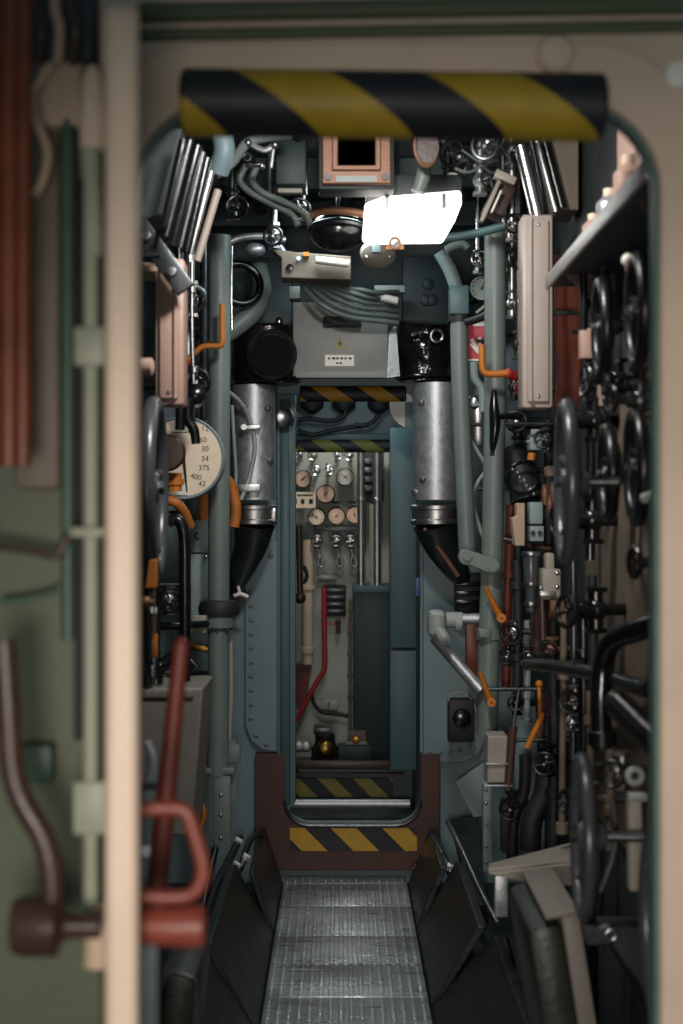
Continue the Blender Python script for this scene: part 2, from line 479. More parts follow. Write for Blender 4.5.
# little lobby between the two far bulkheads
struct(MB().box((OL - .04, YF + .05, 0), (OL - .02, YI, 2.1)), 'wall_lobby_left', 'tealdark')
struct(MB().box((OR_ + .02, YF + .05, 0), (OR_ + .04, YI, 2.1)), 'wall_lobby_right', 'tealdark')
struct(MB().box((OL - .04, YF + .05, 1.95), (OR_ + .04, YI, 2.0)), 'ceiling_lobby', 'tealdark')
struct(MB().box((OL - .04, YF + .05, .02), (OR_ + .04, YI, .065)), 'floor_lobby', 'treaddark')
# inner bulkhead
IL, IR, IB, IT = -.2, .214, .20, 1.625
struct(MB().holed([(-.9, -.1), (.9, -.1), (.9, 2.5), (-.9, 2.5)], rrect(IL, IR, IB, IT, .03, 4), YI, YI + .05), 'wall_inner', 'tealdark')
struct(MB().tube([(-.2, 5.88, at(0, 804, 5.88).z), (.285, 5.88, at(0, 804, 5.88).z)], .019, 16, False, 1), 'trim_7', 'galv')
mb = MB().box((IL - .02, YI - .05, .215), (IR + .06, YI - .002, .25), .004).box((IL - .02, YI - .045, .19), (IR + .06, YI - .002, .198))
struct(mb, 'trim_8', 'brown')
# end compartment
struct(MB().box((-.9, YE, -.1), (.9, YE + .05, 2.5)), 'wall_end', 'panelgrey')
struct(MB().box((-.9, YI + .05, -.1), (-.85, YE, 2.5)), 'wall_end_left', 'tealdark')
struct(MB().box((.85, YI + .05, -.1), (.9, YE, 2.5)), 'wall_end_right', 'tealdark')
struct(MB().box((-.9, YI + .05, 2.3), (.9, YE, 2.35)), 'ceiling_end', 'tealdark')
struct(MB().box((-.9, YI + .05, -.05), (.9, YE, .02)), 'floor_end', 'treaddark')

# sloping kick plates beside the deck
mb = MB().prism([V(-.226 + .018, 2.05, -.01), V(-.245 + .018, 2.05, -.01), V(-.40 + .018, 2.05, .235), V(-.375 + .018, 2.05, .235)], (0, 1.55, 0))
mb.prism([V(-.226 + .018, 3.61, -.01), V(-.245 + .018, 3.61, -.01), V(-.375 + .018, 3.61, .215), V(-.35 + .018, 3.61, .215)], (0, .86, 0))
mb.prism([V(-.226 + .018, 4.48, -.01), V(-.245 + .018, 4.48, -.01), V(-.31 + .018, 4.48, .19), V(-.29 + .018, 4.48, .19)], (0, .62, 0))
struct(mb, 'baseboard_left', 'skirt', None, .004)
mb = MB().prism([V(.226 + .012, 2.05, -.01), V(.245 + .012, 2.05, -.01), V(.42 + .012, 2.05, .19), V(.395 + .012, 2.05, .19)], (0, 1.75, 0))
mb.prism([V(.226 + .012, 3.81, -.01), V(.245 + .012, 3.81, -.01), V(.38 + .012, 3.81, .21), V(.355 + .012, 3.81, .21)], (0, .72, 0))
mb.prism([V(.226 + .012, 4.54, -.01), V(.245 + .012, 4.54, -.01), V(.33 + .012, 4.54, .19), V(.305 + .012, 4.54, .19)], (0, .56, 0))
struct(mb, 'baseboard_right', 'skirt', None, .004)

# ================================================================== NEAR DOORWAY
# open door leaf, seen edge-on
xa = at(122, 0, 1.5).x; xb = at(120, 0, 1.9).x
d = V(xb - xa, .42, 0).normalized(); nrm = V(-d.y, d.x, 0)
leaf = []
zt = at(0, 5, 1.5).z
prof = [(0, -.35)] + [(0, zt - .006), (.006, zt), (.10, zt + .05), (.42, zt + .12), (.42, -.35)]
pts = [V(xa, 1.5, 0) + d * a + V(0, 0, z) - nrm * .0175 for a, z in prof]
dl = struct(MB().prism(pts, nrm * .035), 'door_1', 'cream', None, .008)
# dog lever: one spindle through the leaf with a handle on either face
c0, c1 = at(14, 926, 1.62), at(203, 926, 1.62)
MB().lathe([(.03, 0), (.034, .01), (.034, .05), (.02, .055), (.016, .06)], c0, (1, 0, 0), 20).cyl(c0, at(100, 926, 1.62), .014).build('lever_boss', 'brown', dl)
MB().lathe([(.012, -.075), (.02, -.07), (.024, -.02), (.024, .0), (.018, .004)], c1, (1, 0, 0), 20).build('handle_boss', 'rust', dl)
MB().tube(P((52, 915, 1.62), (52, 880, 1.62), (44, 840, 1.62), (22, 800, 1.62), (12, 765, 1.62), (8, 700, 1.62), (4, 640, 1.62)), .0145, 12).build('lever', 'brown', dl)
MB().tube(P((138, 810, 1.62), (170, 808, 1.62), (186, 812, 1.62), (194, 832, 1.62), (203, 868, 1.62), (196, 890, 1.62), (178, 897, 1.62), (138, 896, 1.62)), .0085, 12).build('grab_handle', 'rust', dl)

# foam pad with warning bands round the top of the near doorway
cz = at(0, 102, 1.93).z; xL, xR = at(181, 0, 1.93).x, at(604, 0, 1.93).x
mb = MB()
prof = [V(0, .0 + .052 * math.cos(a) - .01, .0445 * math.sin(a)) for a in [2 * PI * k / 24 for k in range(24)]]
mb.prism([V(xL, 1.955, cz) + p for p in prof], (xR - xL, 0, 0))
pd = mb.build('warning_pad', stripes('near_hazard_bands', .254, 1.45, .39), None, .006, 50)
pd.rotation_euler = (0, math.radians(.7), 0)
tag(pd, 'large black and yellow padded bar along the top of the nearest doorway', 'padding')

# left of the leaf
struct(MB().box((-.75, 1.88, at(0, 62, 1.88).z), (at(96, 0, 1.9).x, 1.93, 2.3)), 'wall_side_upper', 'tealdeep', None, .006)
for k, (x, w) in enumerate(((40, 'left'), (58, 'middle'), (74, 'right'))):
    pipe('dull brown cable hanging at the top left corner, %s of three' % w, P((x, -30, 1.82), (x - 3, 5, 1.82), (x + 2, 30, 1.82), (x, 64, 1.84)), u(5, 1.82), 'creamdull' if k == 1 else 'brown', 'cable', 'cable')
bw = thing('wooden_post', 'reddish brown wooden post with long grooves at the upper left edge', 'post', at(10, 468, 1.7))
for k, (px, w) in enumerate(((-8, 11), (9, 10), (23, 8))):
    MB().tube(P((px, -40, 1.7 + .01 * k), (px, 466, 1.7 + .01 * k)), u(w, 1.7), 14, False, 1).build('rounded_batten', 'mahog', bw)
struct(MB().box((-.72, 1.90, -.3), (at(104, 0, 1.9).x, 1.948, at(0, 110, 1.9).z)), 'wall_side', 'olive', None, .01)
mb = MB().box(at(44, 134, 1.88), at(84, 58, 1.84), .012)
t = thing('fuse_box', 'beige box with rounded top hanging behind the wooden post', 'box', at(64, 134, 1.86))
mb.build('case', 'creamdull', t)
MB().box(at(48, 126, 1.838), at(80, 66, 1.832), .004).build('cover', 'creamdull', t)
pipe('whitish bent cable looping beside the beige fuse box', P((52, 66, 1.8), (36, 90, 1.8), (36, 118, 1.8), (48, 150, 1.8), (44, 178, 1.8), (34, 196, 1.8)), .006, 'creamdull', 'cable', 'cable')
t = thing('bolt_rod', 'pale green vertical door bolt rod with three couplings left of door edge', 'rod', at(92, 940, 1.72))
MB().cyl(at(91, 160, 1.72), at(91, 930, 1.72), u(8, 1.72), n=14).build('rod', 'palegreen', t)
MB().lathe([(u(13, 1.72), 0), (u(14, 1.72), .03), (u(12, 1.72), .08), (u(6, 1.72), .1)], at(93, 150, 1.72), (0, 0, 1), 18).build('end_sleeve', 'cream', t)
MB().cyl(at(90, 150, 1.72), at(96, 256, 1.72), u(10, 1.72), u(7, 1.72)).build('taper', 'palegreen', t)
for y0, y1, w in ((326, 368, 13), (782, 830, 14)):
    MB().box(at(91 - w, y1, 1.735), at(91 + w, y0, 1.705), .004).build('coupling', 'palegreen', t)
MB().lathe([(u(15, 1.72), 0), (u(13, 1.72), .06), (u(9, 1.72), .075)], at(98, 965, 1.72), (0, 0, 1), 18).build('foot_sleeve', 'creamdull', t)
MB().box(at(74, 537, 1.73), at(104, 527, 1.70), .004).build('cross_pin', 'palegreen', t)
pipe('dark green vertical pipe standing behind the pale bolt rod', P((68, 120, 1.84), (68, 640, 1.84)), u(7, 1.84), 'darkgreen', sub=1)
pipe('thin black strip standing for the dark gap beside the pale bolt rod', P((78, 180, 1.87), (78, 740, 1.87)), u(4, 1.87), 'rubber', sub=1)  # shade of the gap beside the rod, drawn as a black tube
pipe('dark green vertical tube nearer the cream door edge', P((97, 200, 1.86), (97, 900, 1.86)), u(6, 1.86), 'darkgreen', sub=1)
pipe('dark cable bending up beside the pale bolt rod', P((-12, 545, 1.8), (30, 551, 1.8), (56, 556, 1.8), (66, 540, 1.8), (76, 531, 1.8)), .005, 'brown', 'cable', 'cable')
pipe('thin grey-green cable sagging low on the olive panel', P((0, 602, 1.84), (30, 598, 1.84), (60, 588, 1.84), (66, 560, 1.84)), .004, 'darkgreen', 'cable', 'cable')
single(MB().box(at(20, 780, 1.89), at(52, 745, 1.86), .006), 'latch_plate', 'darkgreen', 'dark latch plate behind the dark brown lever', 'plate')
single(MB().box(at(18, 490, 1.896), at(60, 60, 1.86), .01), 'locker_strip', 'tan', 'tall brown strip behind the wooden post on the left', 'panel')
# red lever just inside the doorway
t = thing('brake_lever', 'long red-brown slanting lever just inside the door opening', 'lever', at(165, 880, 2.08))
MB().cyl(at(157, 890, 2.08), at(181, 645, 2.08), u(11, 2.08), u(8, 2.08), 16).build('shaft', 'rust', t)
MB().sph(at(181, 645, 2.08), u(8, 2.08)).build('tip', 'rust', t)
MB().lathe([(.03, 0), (.036, .01), (.036, .05), (.02, .06)], at(157, 905, 2.11), (0, -1, 0), 20).build('pivot', 'brown', t)
t = thing('upright_post', 'pale grey upright post low beside the cream door edge', 'post', at(148, 1060, 2.25))
MB().box(at(136, 1100, 2.28), at(155, 862, 2.22), .004).build('post', 'cloth', t)
MB().box(at(134, 866, 2.285), at(157, 856, 2.215), .002).build('post_cap', 'cloth', t)
mb = MB().tube(P((140, 870, 2.5), (148, 800, 2.5), (152, 762, 2.5), (147, 742, 2.5)), lambda q: u(13 - 7 * q, 2.5), 12, flat=.6)
mb.tube(P((150, 860, 2.52), (156, 815, 2.52), (160, 790, 2.52)), lambda q: u(5 - 3 * q, 2.5), 10, flat=.6)
single(mb, 'rag', 'cloth', 'pale blue-grey rag hanging beside the slanting red lever', 'cloth')
# ================================================================== LEFT SIDE
# 1 grey pipe in front of the far bulkhead
Y = 4.55; r = u(10.8, Y)
t = thing('stanchion_pipe', 'thick grey-green pipe standing left of the far doorway', 'pipe', at(218, 850, Y))
MB().cyl(at(220, 236, Y), at(218, 775, Y), r, n=20).build('tube', 'pipegrey', t)
MB().lathe([(r, 0), (r * 1.85, .008), (r * 1.95, .03), (r * 1.7, .05), (r, .055)], at(219, 617, Y), (0, 0, 1), 24).build('collar', 'rubber', t)
f = MB().cyl(at(219, 627, Y), at(219, 615, Y), r * 1.5, n=20).build('flange', 'pipegrey', t)
bolts([at(219, 630, Y) + V(math.cos(a), math.sin(a), 0) * r * 1.25 for a in (3.4, 4.0, 4.7, 5.4, 6.0)], (0, 0, 1), .006, .008, 'steel', f, hexed=True)
MB().box(at(204, 775, Y - .03), at(236, 765, Y + .03), .004).build('clamp', 'pipegrey', t)
MB().box(at(214, 850, Y - .03), at(231, 775, Y - .01), .003).build('foot_plate', 'pipegrey', t)
bolts([at(221, y, Y - .03) for y in (795, 815, 838)], (0, -1, 0), .007, .006, 'steel', t)
pipe('thin bright tube clipped beside the thick grey-green pipe', P((230, 620, 4.6), (231, 690, 4.6), (229, 745, 4.6), (230, 800, 4.6)), u(2.5, 4.6), 'beige', 'tube', 'pipe')
MBs = MB().box(at(226, 762, 4.57), at(240, 745, 4.55), .003).box(at(229, 800, 4.57), at(236, 740, 4.56))
single(MBs, 'bracket', 'pipegrey', 'small angled bracket at the foot of the thick grey-green pipe', 'bracket')
# 2 orange crank handle
t = thing('crank_handle', 'orange bent crank handle in front of the left grey pipe', 'handle', at(205, 360, 4.4))
MB().tube(P((222, 304, 4.4), (222, 325, 4.4), (222, 343, 4.4), (218, 346, 4.4), (202, 347, 4.4), (188, 360, 4.4)), u(3, 4.4), 10, sub=3).build('bent_bar', 'orange', t)
MB().cyl(at(188, 360, 4.4), at(176, 372, 4.42), u(5, 4.4)).build('hub', 'red', t)
MB().box(at(176, 385, 4.5), at(190, 330, 4.42), .004).build('switch_body', 'darksteel', t)
# 3 beige lamp boxes
def lampbox(label, x0, x1, xs, y0, y1, Y, m):
    t = thing('wall_light', label, 'light', at((x0 + x1) / 2, y1, Y))
    a, b = at(x0, y1, Y), at(x1, y0, Y)
    MB().box(a, V(b.x, Y + .09, b.z), .008).build('housing', m, t)
    MB().box(V(a.x + .012, Y - .012, a.z + .015), V(b.x - .012, Y + .001, b.z - .015), .005).build('cover', m, t)
    e = at(xs, y1 - 6, Y), at(xs, y0 + 4, Y)
    MB().cyl(e[0] + V(0, -.016, 0), e[1] + V(0, -.016, 0), .005, n=10).build('edge_bead', m, t)
    for z in (a.z + .03, b.z - .03):
        MB().lathe([(.006, 0), (.004, .004), (0, .005)], V((a.x + b.x) / 2, Y - .012, z), (0, -1, 0), 8).build('screw', 'steel', t)
    return t
lampbox('pinkish beige upright light box on the left wall', 155, 184, 176, 258, 405, 3.4, 'pink')
lampbox('pale grey-beige tall upright light box on the right wall', 522, 553, 530, 214, 408, 3.7, 'pinkgrey')
t = thing('strut', 'bare metal diagonal strut above the pinkish left light box', 'bracket', at(160, 290, 3.35))
MB().obox(at(161, 256, 3.33), (u(20, 3.35), .02, u(84, 3.35)), Matrix.Rotation(math.radians(-36), 4, 'Y'), .003).build('flat_bar', 'darksteel', t)
MB().lathe([(.012, 0), (.01, .012), (0, .014)], at(147, 236, 3.31), (0, -1, 0), 12).build('bolt', 'steel', t)
MB().lathe([(.012, 0), (.01, .012), (0, .014)], at(172, 272, 3.31), (0, -1, 0), 12).build('bolt', 'steel', t)
single(MB().box(at(140, 282, 3.55), at(160, 262, 3.40), .006), 'junction_box', 'creamdull', 'small dull beige junction box left of the pinkish light box', 'box')
single(MB().lathe([(.012, 0), (.02, .004), (.02, .03), (.012, .035)], at(138, 367, 3.1), (1, 0, 0), 16), 'push_knob', 'pink', 'small pink knob just beside the cream door edge', 'knob')
# 4 tilted rack of rods overhead, left and right
def rack(label, x0, y0, x1, y1, Y, box, rods, side):
    t = thing('rod_rack', label, 'rack', at(x1, y1, Y))
    MB().prism([at(px, py, Y + .06) for px, py in box], (0, .16, 0)).build('back_box', 'hull' if side < 0 else 'tan', t, .004)
    for (a, b, c, d, w, m, yy) in rods:
        MB().tube([at(a, b, yy), at(c, d, yy)], u(w, yy), 12, False, 1).build('rod', m, t)
    return t
rack('left overhead rack of slanting black and silver rods', 200, 140, 180, 250, 3.3,
     [(140, 128), (182, 128), (160, 214), (140, 222)],
     [(183, 140, 164, 226, 4, 'black', 3.22), (190, 140, 166, 236, 2.5, 'darksteel', 3.28), (197, 146, 172, 244, 6, 'black', 3.34),
      (203, 152, 180, 248, 2.5, 'darksteel', 3.42), (207, 158, 186, 252, 5, 'black', 3.5), (211, 172, 190, 254, 3.5, 'steel', 3.56), (218, 190, 197, 261, 4, 'pinkgrey', 3.62)], -1)
rack('right overhead rack with two wide glossy slanting rods', 525, 145, 545, 220, 3.8,
     [(542, 132), (579, 132), (579, 210), (558, 210)],
     [(521, 146, 538, 218, 7, 'chrome', 3.72), (531, 140, 547, 216, 3, 'black', 3.76), (537, 142, 556, 212, 3.5, 'steel', 3.8), (544, 138, 562, 208, 5, 'black', 3.84)], 1)
# 5 big handwheels
handwheel('large grey handwheel on the left, seen almost edge-on', (-.42, 3.2, 1.37), (-1, -.045, 0), .188, .0185, 'wheelgrey', 5, .12, None, 'darksteel')
handwheel('black handwheel on the left directly below the large grey one', (-.475, 3.5, 1.07), (-1, -.05, 0), .172, .017, 'darkwheel', 5, .12)
handwheel('large grey handwheel upper right, seen almost edge-on', (.437, 2.76, 1.372), (1, -.08, 0), .148, .0145, 'wheelgrey', 5, .1, None, 'darksteel')
handwheel('grey handwheel low on the right above the beige seat', (.443, 2.61, .718), (1, -.08, 0), .14, .0125, 'wheelgrey', 5, .12, None, 'darksteel')
handwheel('bluish steel handwheel at lower right, half hidden by the door jamb', (.502, 2.2, .66), (1, -.03, 0), .165, .013, 'wheelgrey', 5, .12, None, 'darksteel')
# 6 big dial
c = at(183, 458, 4.3); rr = u(38.5, 4.3)
t = thing('depth_gauge', 'big ivory dial with numbers up to 400 behind the left pipe', 'gauge', c + V(0, 0, -rr))
MB().lathe([(rr * .98, .08), (rr * 1.08, .06), (rr * 1.09, .0), (rr * 1.06, -.008), (rr, -.004)], c, (0, 1, 0), 48).build('case', 'cabgrey', t)
dd = MB().cyl(c + V(0, -.002, 0), c + V(0, -.0065, 0), rr * 1.0, n=48).build('dial', 'dial', t)
for s, px, py in (('12', 205, 429), ('60', 203, 440), ('30', 205, 449), ('34', 205, 459), ('375', 204, 468), ('400', 196, 477), ('42', 202, 484), ('0', 180, 484)):
    text(s, u(7.5, 4.3), at(px, py, 4.293), 'ink', dd, rot=math.radians(-14 if s == '400' else 0))
mk = MB()
for k in range(5): mk.box(at(172 + 4 * k, 433, 4.293), at(174.8 + 4 * k, 429.5, 4.2925))
mk.build('scale_mark', 'ink', dd)
nd = MB().cyl(at(183, 452, 4.288), at(187, 492, 4.288), u(1.8, 4.3), u(.7, 4.3), 8).cyl(at(183, 455, 4.295), at(183, 455, 4.284), u(2.5, 4.3)).build('needle', 'ink', t)
MB().box(at(176, 495, 4.295), at(188, 484, 4.288)).build('name_plate', 'white', t)
MB().box(at(172, 432, 4.295), at(186, 422, 4.288)).build('name_plate', 'white', t)
# 7 knob, nut, orange hoses
t = thing('control_knob', 'dark brown round knob in front of the big ivory dial', 'knob', at(170, 470, 3.95))
MB().lathe([(.02, .05), (.024, .0), (.05, -.004), (.052, -.02), (.045, -.03), (0, -.034)], at(168, 453, 3.95), (0, 1, 0), 28).build('knob_head', 'brown', t)
MB().cyl(at(168, 453, 3.98), at(150, 455, 4.2), .012).build('shaft', 'steel', t)
t = thing('hose_union', 'orange knurled pipe union below the dark brown knob', 'fitting', at(174, 492, 4.0))
for y0, y1, w in ((473, 479, 7), (479, 485, 9), (485, 491, 7)):
    MB().cyl(at(175, y1, 4.0), at(175, y0, 4.0), u(w, 4.0), n=8).build('nut', 'orange', t)
single(MB().tube(P((203, 520, 4.66), (203, 505, 4.66), (207, 490, 4.66), (215, 478, 4.66), (224, 477, 4.68), (232, 488, 4.7), (236, 508, 4.7), (234, 527, 4.7)), u(5.5, 4.6), 12), 'hose', 'hose', 'orange hose arching over behind the thick grey pipe', 'hose')
single(MB().tube(P((166, 500, 4.0), (176, 503, 4.0), (184, 512, 4.02), (190, 526, 4.05)), u(5, 4.0), 12), 'hose', 'hose', 'short orange hose curving over a black pipe below the dial', 'hose')
# 8 grey cabinet, black pipe
t = thing('switch_cabinet', 'narrow blue-grey cabinet below the big dial beside the grey pipe', 'cabinet', at(199, 650, 4.75))
MB().box(at(190, 648, 4.78), at(209, 554, 4.70), .003).build('lower_case', 'cabgrey', t)
MB().box(at(191, 552, 4.78), at(209, 520, 4.70), .003).build('upper_case', 'cabgrey', t)
MB().ring(at(198, 536, 4.695), (0, -1, 0), u(3, 4.7), u(.8, 4.7), 16, 6, 1.5, 5.2).build('hook', 'ink', t)
MB().lathe([(.008, 0), (.006, .006), (0, .008)], at(206, 556, 4.70), (0, -1, 0), 10).build('screw', 'chrome', t)
pipe('black vertical pipe bending over beside the blue-grey cabinet', P((168, 522, 3.9), (178, 520, 3.9), (184, 535, 3.9), (185, 580, 3.9), (185, 650, 3.9), (184, 700, 3.9)), u(6, 3.9), 'black')
pipe('thin black horizontal pipe running to the grey pipe collar', P((158, 626, 4.3), (180, 626, 4.3), (206, 624, 4.45)), u(4, 4.3), 'black', sub=1)
single(MB().box(at(194, 632, 4.49), at(206, 616, 4.44), .004), 'clamp_block', 'beige', 'small pale clamp block beside the black pipe collar', 'clamp')
pipe('black pipe curving low behind the red lever towards the door', P((196, 668, 4.05), (180, 655, 4.05), (160, 668, 4.0), (140, 690, 3.95), (128, 698, 3.9)), u(7, 3.9), 'black')
single(MB().obox(at(200, 648, 4.6), (u(26, 4.6), .02, u(6, 4.6)), Matrix.Rotation(math.radians(10), 4, 'Y'), .003), 'flat_bar', 'brass', 'small brass-coloured bar beside the black collar', 'bar')
# 10 orange tags on rods in front of the black wheel
t = thing('pull_rod', 'thin rod with two orange tags hanging beside the door edge', 'rod', at(154, 660, 3.0))
MB().cyl(at(154, 590, 3.0), at(154, 634, 3.0), .003, n=8).build('rod', 'copper', t)
MB().prism(P((149, 560, 3.0), (157, 559, 3.0), (157, 588, 3.0), (145, 588, 3.0)), (0, .012, 0)).build('tag', 'orange', t, .002)
MB().box(at(152, 658, 3.0), at(158, 634, 3.012), .002).build('tag', 'orange', t)
MB().sph(at(146, 602, 3.0), .012).cyl(at(140, 602, 3.0), at(154, 602, 3.0), .006).build('pivot', 'copper', t)
# 12 console
t = thing('console', 'grey-beige console box behind the slanting red lever', 'console', at(172, 830, 3.8))
MB().prism(P((128, 836, 3.75), (192, 836, 3.75), (203, 688, 3.75), (128, 688, 3.75)), (0, .3, 0)).build('case', 'consolegrey', t, .006)
MB().box(at(126, 690, 3.74), at(205, 684, 4.05), .003).build('lid', 'consolegrey', t)
MB().cyl(at(160, 684, 3.8), at(160, 668, 3.8), .008).sph(at(160, 666, 3.8), .012).build('toggle', 'black', t)
single(MB().tube(P((197, 798, 4.2), (202, 805, 4.2), (204, 815, 4.2), (201, 828, 4.2)), lambda q: u(5, 4.2), 10, flat=.5), 'pull_tab', 'orange', 'small orange tab low beside the foot of the grey pipe', 'handle')
# more left pipework
valve('steel valve with black wheel low beside the console', at(150, 560, 4.1), (0, -1, .1), .07, 'darksteel', 'black')
valve('small steel valve between the black wheel and the console lid', at(168, 600, 4.3), (.2, -1, 0), .06, 'steel', 'black')
pipe('slim steel pipe rising beside the left light box', P((192, 262, 4.1), (192, 330, 4.1), (194, 400, 4.1), (192, 420, 4.1)), u(2.2, 4.1), 'steel', 'tube', 'pipe', [(at(192, 290, 4.1), V(0, 0, 1), .02), (at(194, 370, 4.1), V(0, 0, 1), .02)], fr=2.)
pipe('dark slim pipe just left of the thick grey pipe', P((204, 236, 4.7), (204, 330, 4.7), (204, 420, 4.7)), u(4, 4.7), 'darksteel', sub=1)
t = thing('hand_lever', 'black drooping lever hanging in front of the big dial', 'lever', at(196, 445, 4.0))
MB().tube(P((190, 398, 4.0), (188, 418, 4.0), (194, 430, 4.0), (196, 444, 4.0)), lambda q: u(6 - 1.5 * q, 4.0), 10).build('grip', 'black', t)
MB().lathe([(.03, 0), (.035, .01), (.03, .05), (.012, .06)], at(196, 396, 4.05), (0, -1, 0), 18).build('hub', 'black', t)
valve('black valve with small wheel above the drooping lever', at(196, 385, 4.2), (.1, -1, 0), .075, 'black', 'black')
valve('chrome-stemmed valve tucked beside the crank handle', at(190, 300, 4.3), (.2, -1, -.1), .075, 'chrome', 'darksteel', lines=(0, .1, 1))
pipe('black vertical pipe behind the pinkish light box', P((178, 240, 4.0), (182, 330, 4.0), (180, 430, 4.0)), u(5, 4), 'black', sub=2)
single(MB().box(at(226, 690, 4.72), at(230, 655, 4.70), .002), 'label_strip', 'white', 'small white label strip right of the thick grey pipe', 'label')
t = thing('tee_handle', 'small pale tee handle in front of the left riveted panel', 'handle', at(244, 600, 4.95))
MB().tube(P((234, 596, 4.95), (241, 594, 4.95), (248, 597, 4.95)), u(2, 4.95), 8).tube(P((238, 586, 4.95), (240, 594, 4.95)), u(1.6, 4.95), 8, sub=1).build('tee', 'white', t)
MB().cyl(at(239, 594, 4.95), at(233, 594, 5.12), u(2.2, 4.95), n=10).build('stem', 'orange', t)
# ducts left and right of the far doorway
def duct(label, cx, w, y0, y1, Y, cone, taps):
    t = thing('ventilation_duct', label, 'duct', at(cx, y1 + 60, Y))
    r = u(w, Y)
    MB().cyl(at(cx, y1, Y), at(cx, y0, Y), r, n=36).build('tube', 'galv', t)
    b = MB().lathe([(r * 1.0, 0), (r * 1.1, .004), (r * 1.1, .016), (r * 1.03, .02), (r * 1.03, .05), (r * 1.1, .054), (r * 1.1, .066), (r, .07)], at(cx, y1 + 25, Y), (0, 0, 1), 36).build('clamp_band', 'steel', t)
    MB().obox(at(cx + w * .9, y1 + 15, Y - .03), (.02, .03, .05), None, .003).build('buckle', 'steel', b)
    pts = [at(*q) for q in cone]
    MB().tube(pts, lambda q: r * (1.0 - .72 * q), 28, False, 5).build('cone', 'darksteel', t)
    for px, py in taps:
        a = math.asin(max(-1, min(1, (px - cx) / w)))
        d = V(math.sin(a), -math.cos(a), 0)
        MB().lathe([(.012, 0), (.009, .006), (.009, .012), (0, .016)], at(cx, py, Y) + d * r * .995, d, 10).build('rivet', 'steel', t)
    return t
duct('silver ventilation duct left of the far doorway', 254, 21.5, 386, 500, 4.92, [(254, 524, 4.92), (250, 548, 4.94), (238, 578, 4.98), (233, 592, 5.02)], ((246, 408), (268, 410), (250, 490), (270, 462)))
duct('silver ventilation duct right of the far doorway', 436, 23.5, 384, 500, 4.9, [(436, 524, 4.9), (442, 545, 4.92), (458, 572, 4.98), (464, 582, 5.02)], ((421, 404), (422, 480), (415, 492)))
pipe('pale cable clipped down the front of the left silver duct', P((226, 390, 4.72), (240, 402, 4.78), (250, 420, 4.82), (255, 445, 4.82), (250, 475, 4.82), (241, 500, 4.8)), u(2.2, 4.8), 'boxgrey', 'cable', 'cable')
pipe('thin grey cable between the left duct and the grey pipe', P((232, 405, 4.76), (234, 440, 4.78), (236, 475, 4.8), (234, 500, 4.8)), u(1.8, 4.8), 'cabgrey', 'cable', 'cable')
single(MB().box(at(240, 430, 4.83), at(260, 425, 4.80), .002).cyl(at(244, 427, 4.80), at(244, 427, 4.79), .01, n=10), 'cable_clip', 'steel', 'upper steel cable clip on the left silver duct', 'clip')
single(MB().box(at(238, 492, 4.84), at(260, 484, 4.80), .002), 'cable_clip', 'steel', 'lower steel cable clip on the left silver duct', 'clip')
# black wrapped elbows on top of the ducts
t = thing('wrapped_elbow', 'duct end wrapped in black plastic with round dark disc above the left duct', 'duct', at(265, 385, 4.9))
MB().cyl(at(266, 384, 4.92), at(266, 327, 4.92), u(34, 4.92), n=32).build('wrapping', 'wrap', t, .012)
MB().lathe([(u(24, 4.8), 0), (u(25, 4.8), .02), (u(22, 4.8), .03), (u(20, 4.8), .024)], at(272, 355, 4.78), (.05, -1, 0), 36).build('end_ring', 'darksteel', t)
MB().cyl(at(272, 355, 4.748), at(272, 355, 4.738), u(20.5, 4.8), n=32).build('mesh_disc', 'meshblack', t)
t = thing('wrapped_elbow', 'crinkled black plastic wrapping above the right silver duct', 'duct', at(424, 382, 4.9))
mb = MB().tube(P((425, 382, 4.92), (425, 362, 4.92), (423, 340, 4.93), (424, 322, 4.92)), lambda q: u(27 - 2.5 * math.sin(q * 9), 4.9), 32, False, 5)
for v in mb.bm.verts:
    v.co += V(math.sin(v.co.z * 90 + v.co.x * 50), math.cos(v.co.z * 70 + v.co.x * 80), 0) * .003
mb.build('wrapping', 'wrap', t)
MB().ring(at(424, 378, 4.92), (0, 0, 1), u(27.5, 4.9), .006, 32, 8).build('tape', 'black', t)
MB().ring(at(437, 336, 4.81), (.1, -1, 0), u(6, 4.8), u(1.8, 4.8), 20, 8).build('tie_ring', 'chrome', t)
# left fittings above the wrapped elbow
mb = MB().tube(P((224, 335, 4.8), (242, 322, 4.8), (256, 308, 4.82), (262, 290, 4.86), (258, 268, 4.9)), u(10, 4.8), 18)
single(mb, 'flexible_elbow', 'pipegrey', 'thick grey bent hose curving above the black wrapped elbow', 'hose')
single(MB().ring(at(240, 284, 4.75), (.35, -1, .2), u(21, 4.75), u(4, 4.75), 32, 10), 'hand_ring', 'black', 'black ring handle beside the thick grey bent hose', 'handle')
mb = MB().tube(P((226, 244, 4.7), (240, 238, 4.7), (262, 236, 4.7), (285, 240, 4.72)), u(3.5, 4.7), 10).sph(at(255, 250, 4.72), u(9, 4.7), (1.2, 1, .8)).cyl(at(280, 246, 4.7), at(290, 262, 4.7), u(3, 4.7))
single(mb, 'drain_trap', 'galv', 'shiny silver fitting with arm at top of the left grey pipe', 'fitting')
pipe('bright thin tube running down the right of the left grey pipe', P((232, 246, 4.62), (231.5, 300, 4.62), (232, 330, 4.62)), u(1.3, 4.6), 'chrome', 'tube', 'pipe', sub=1)
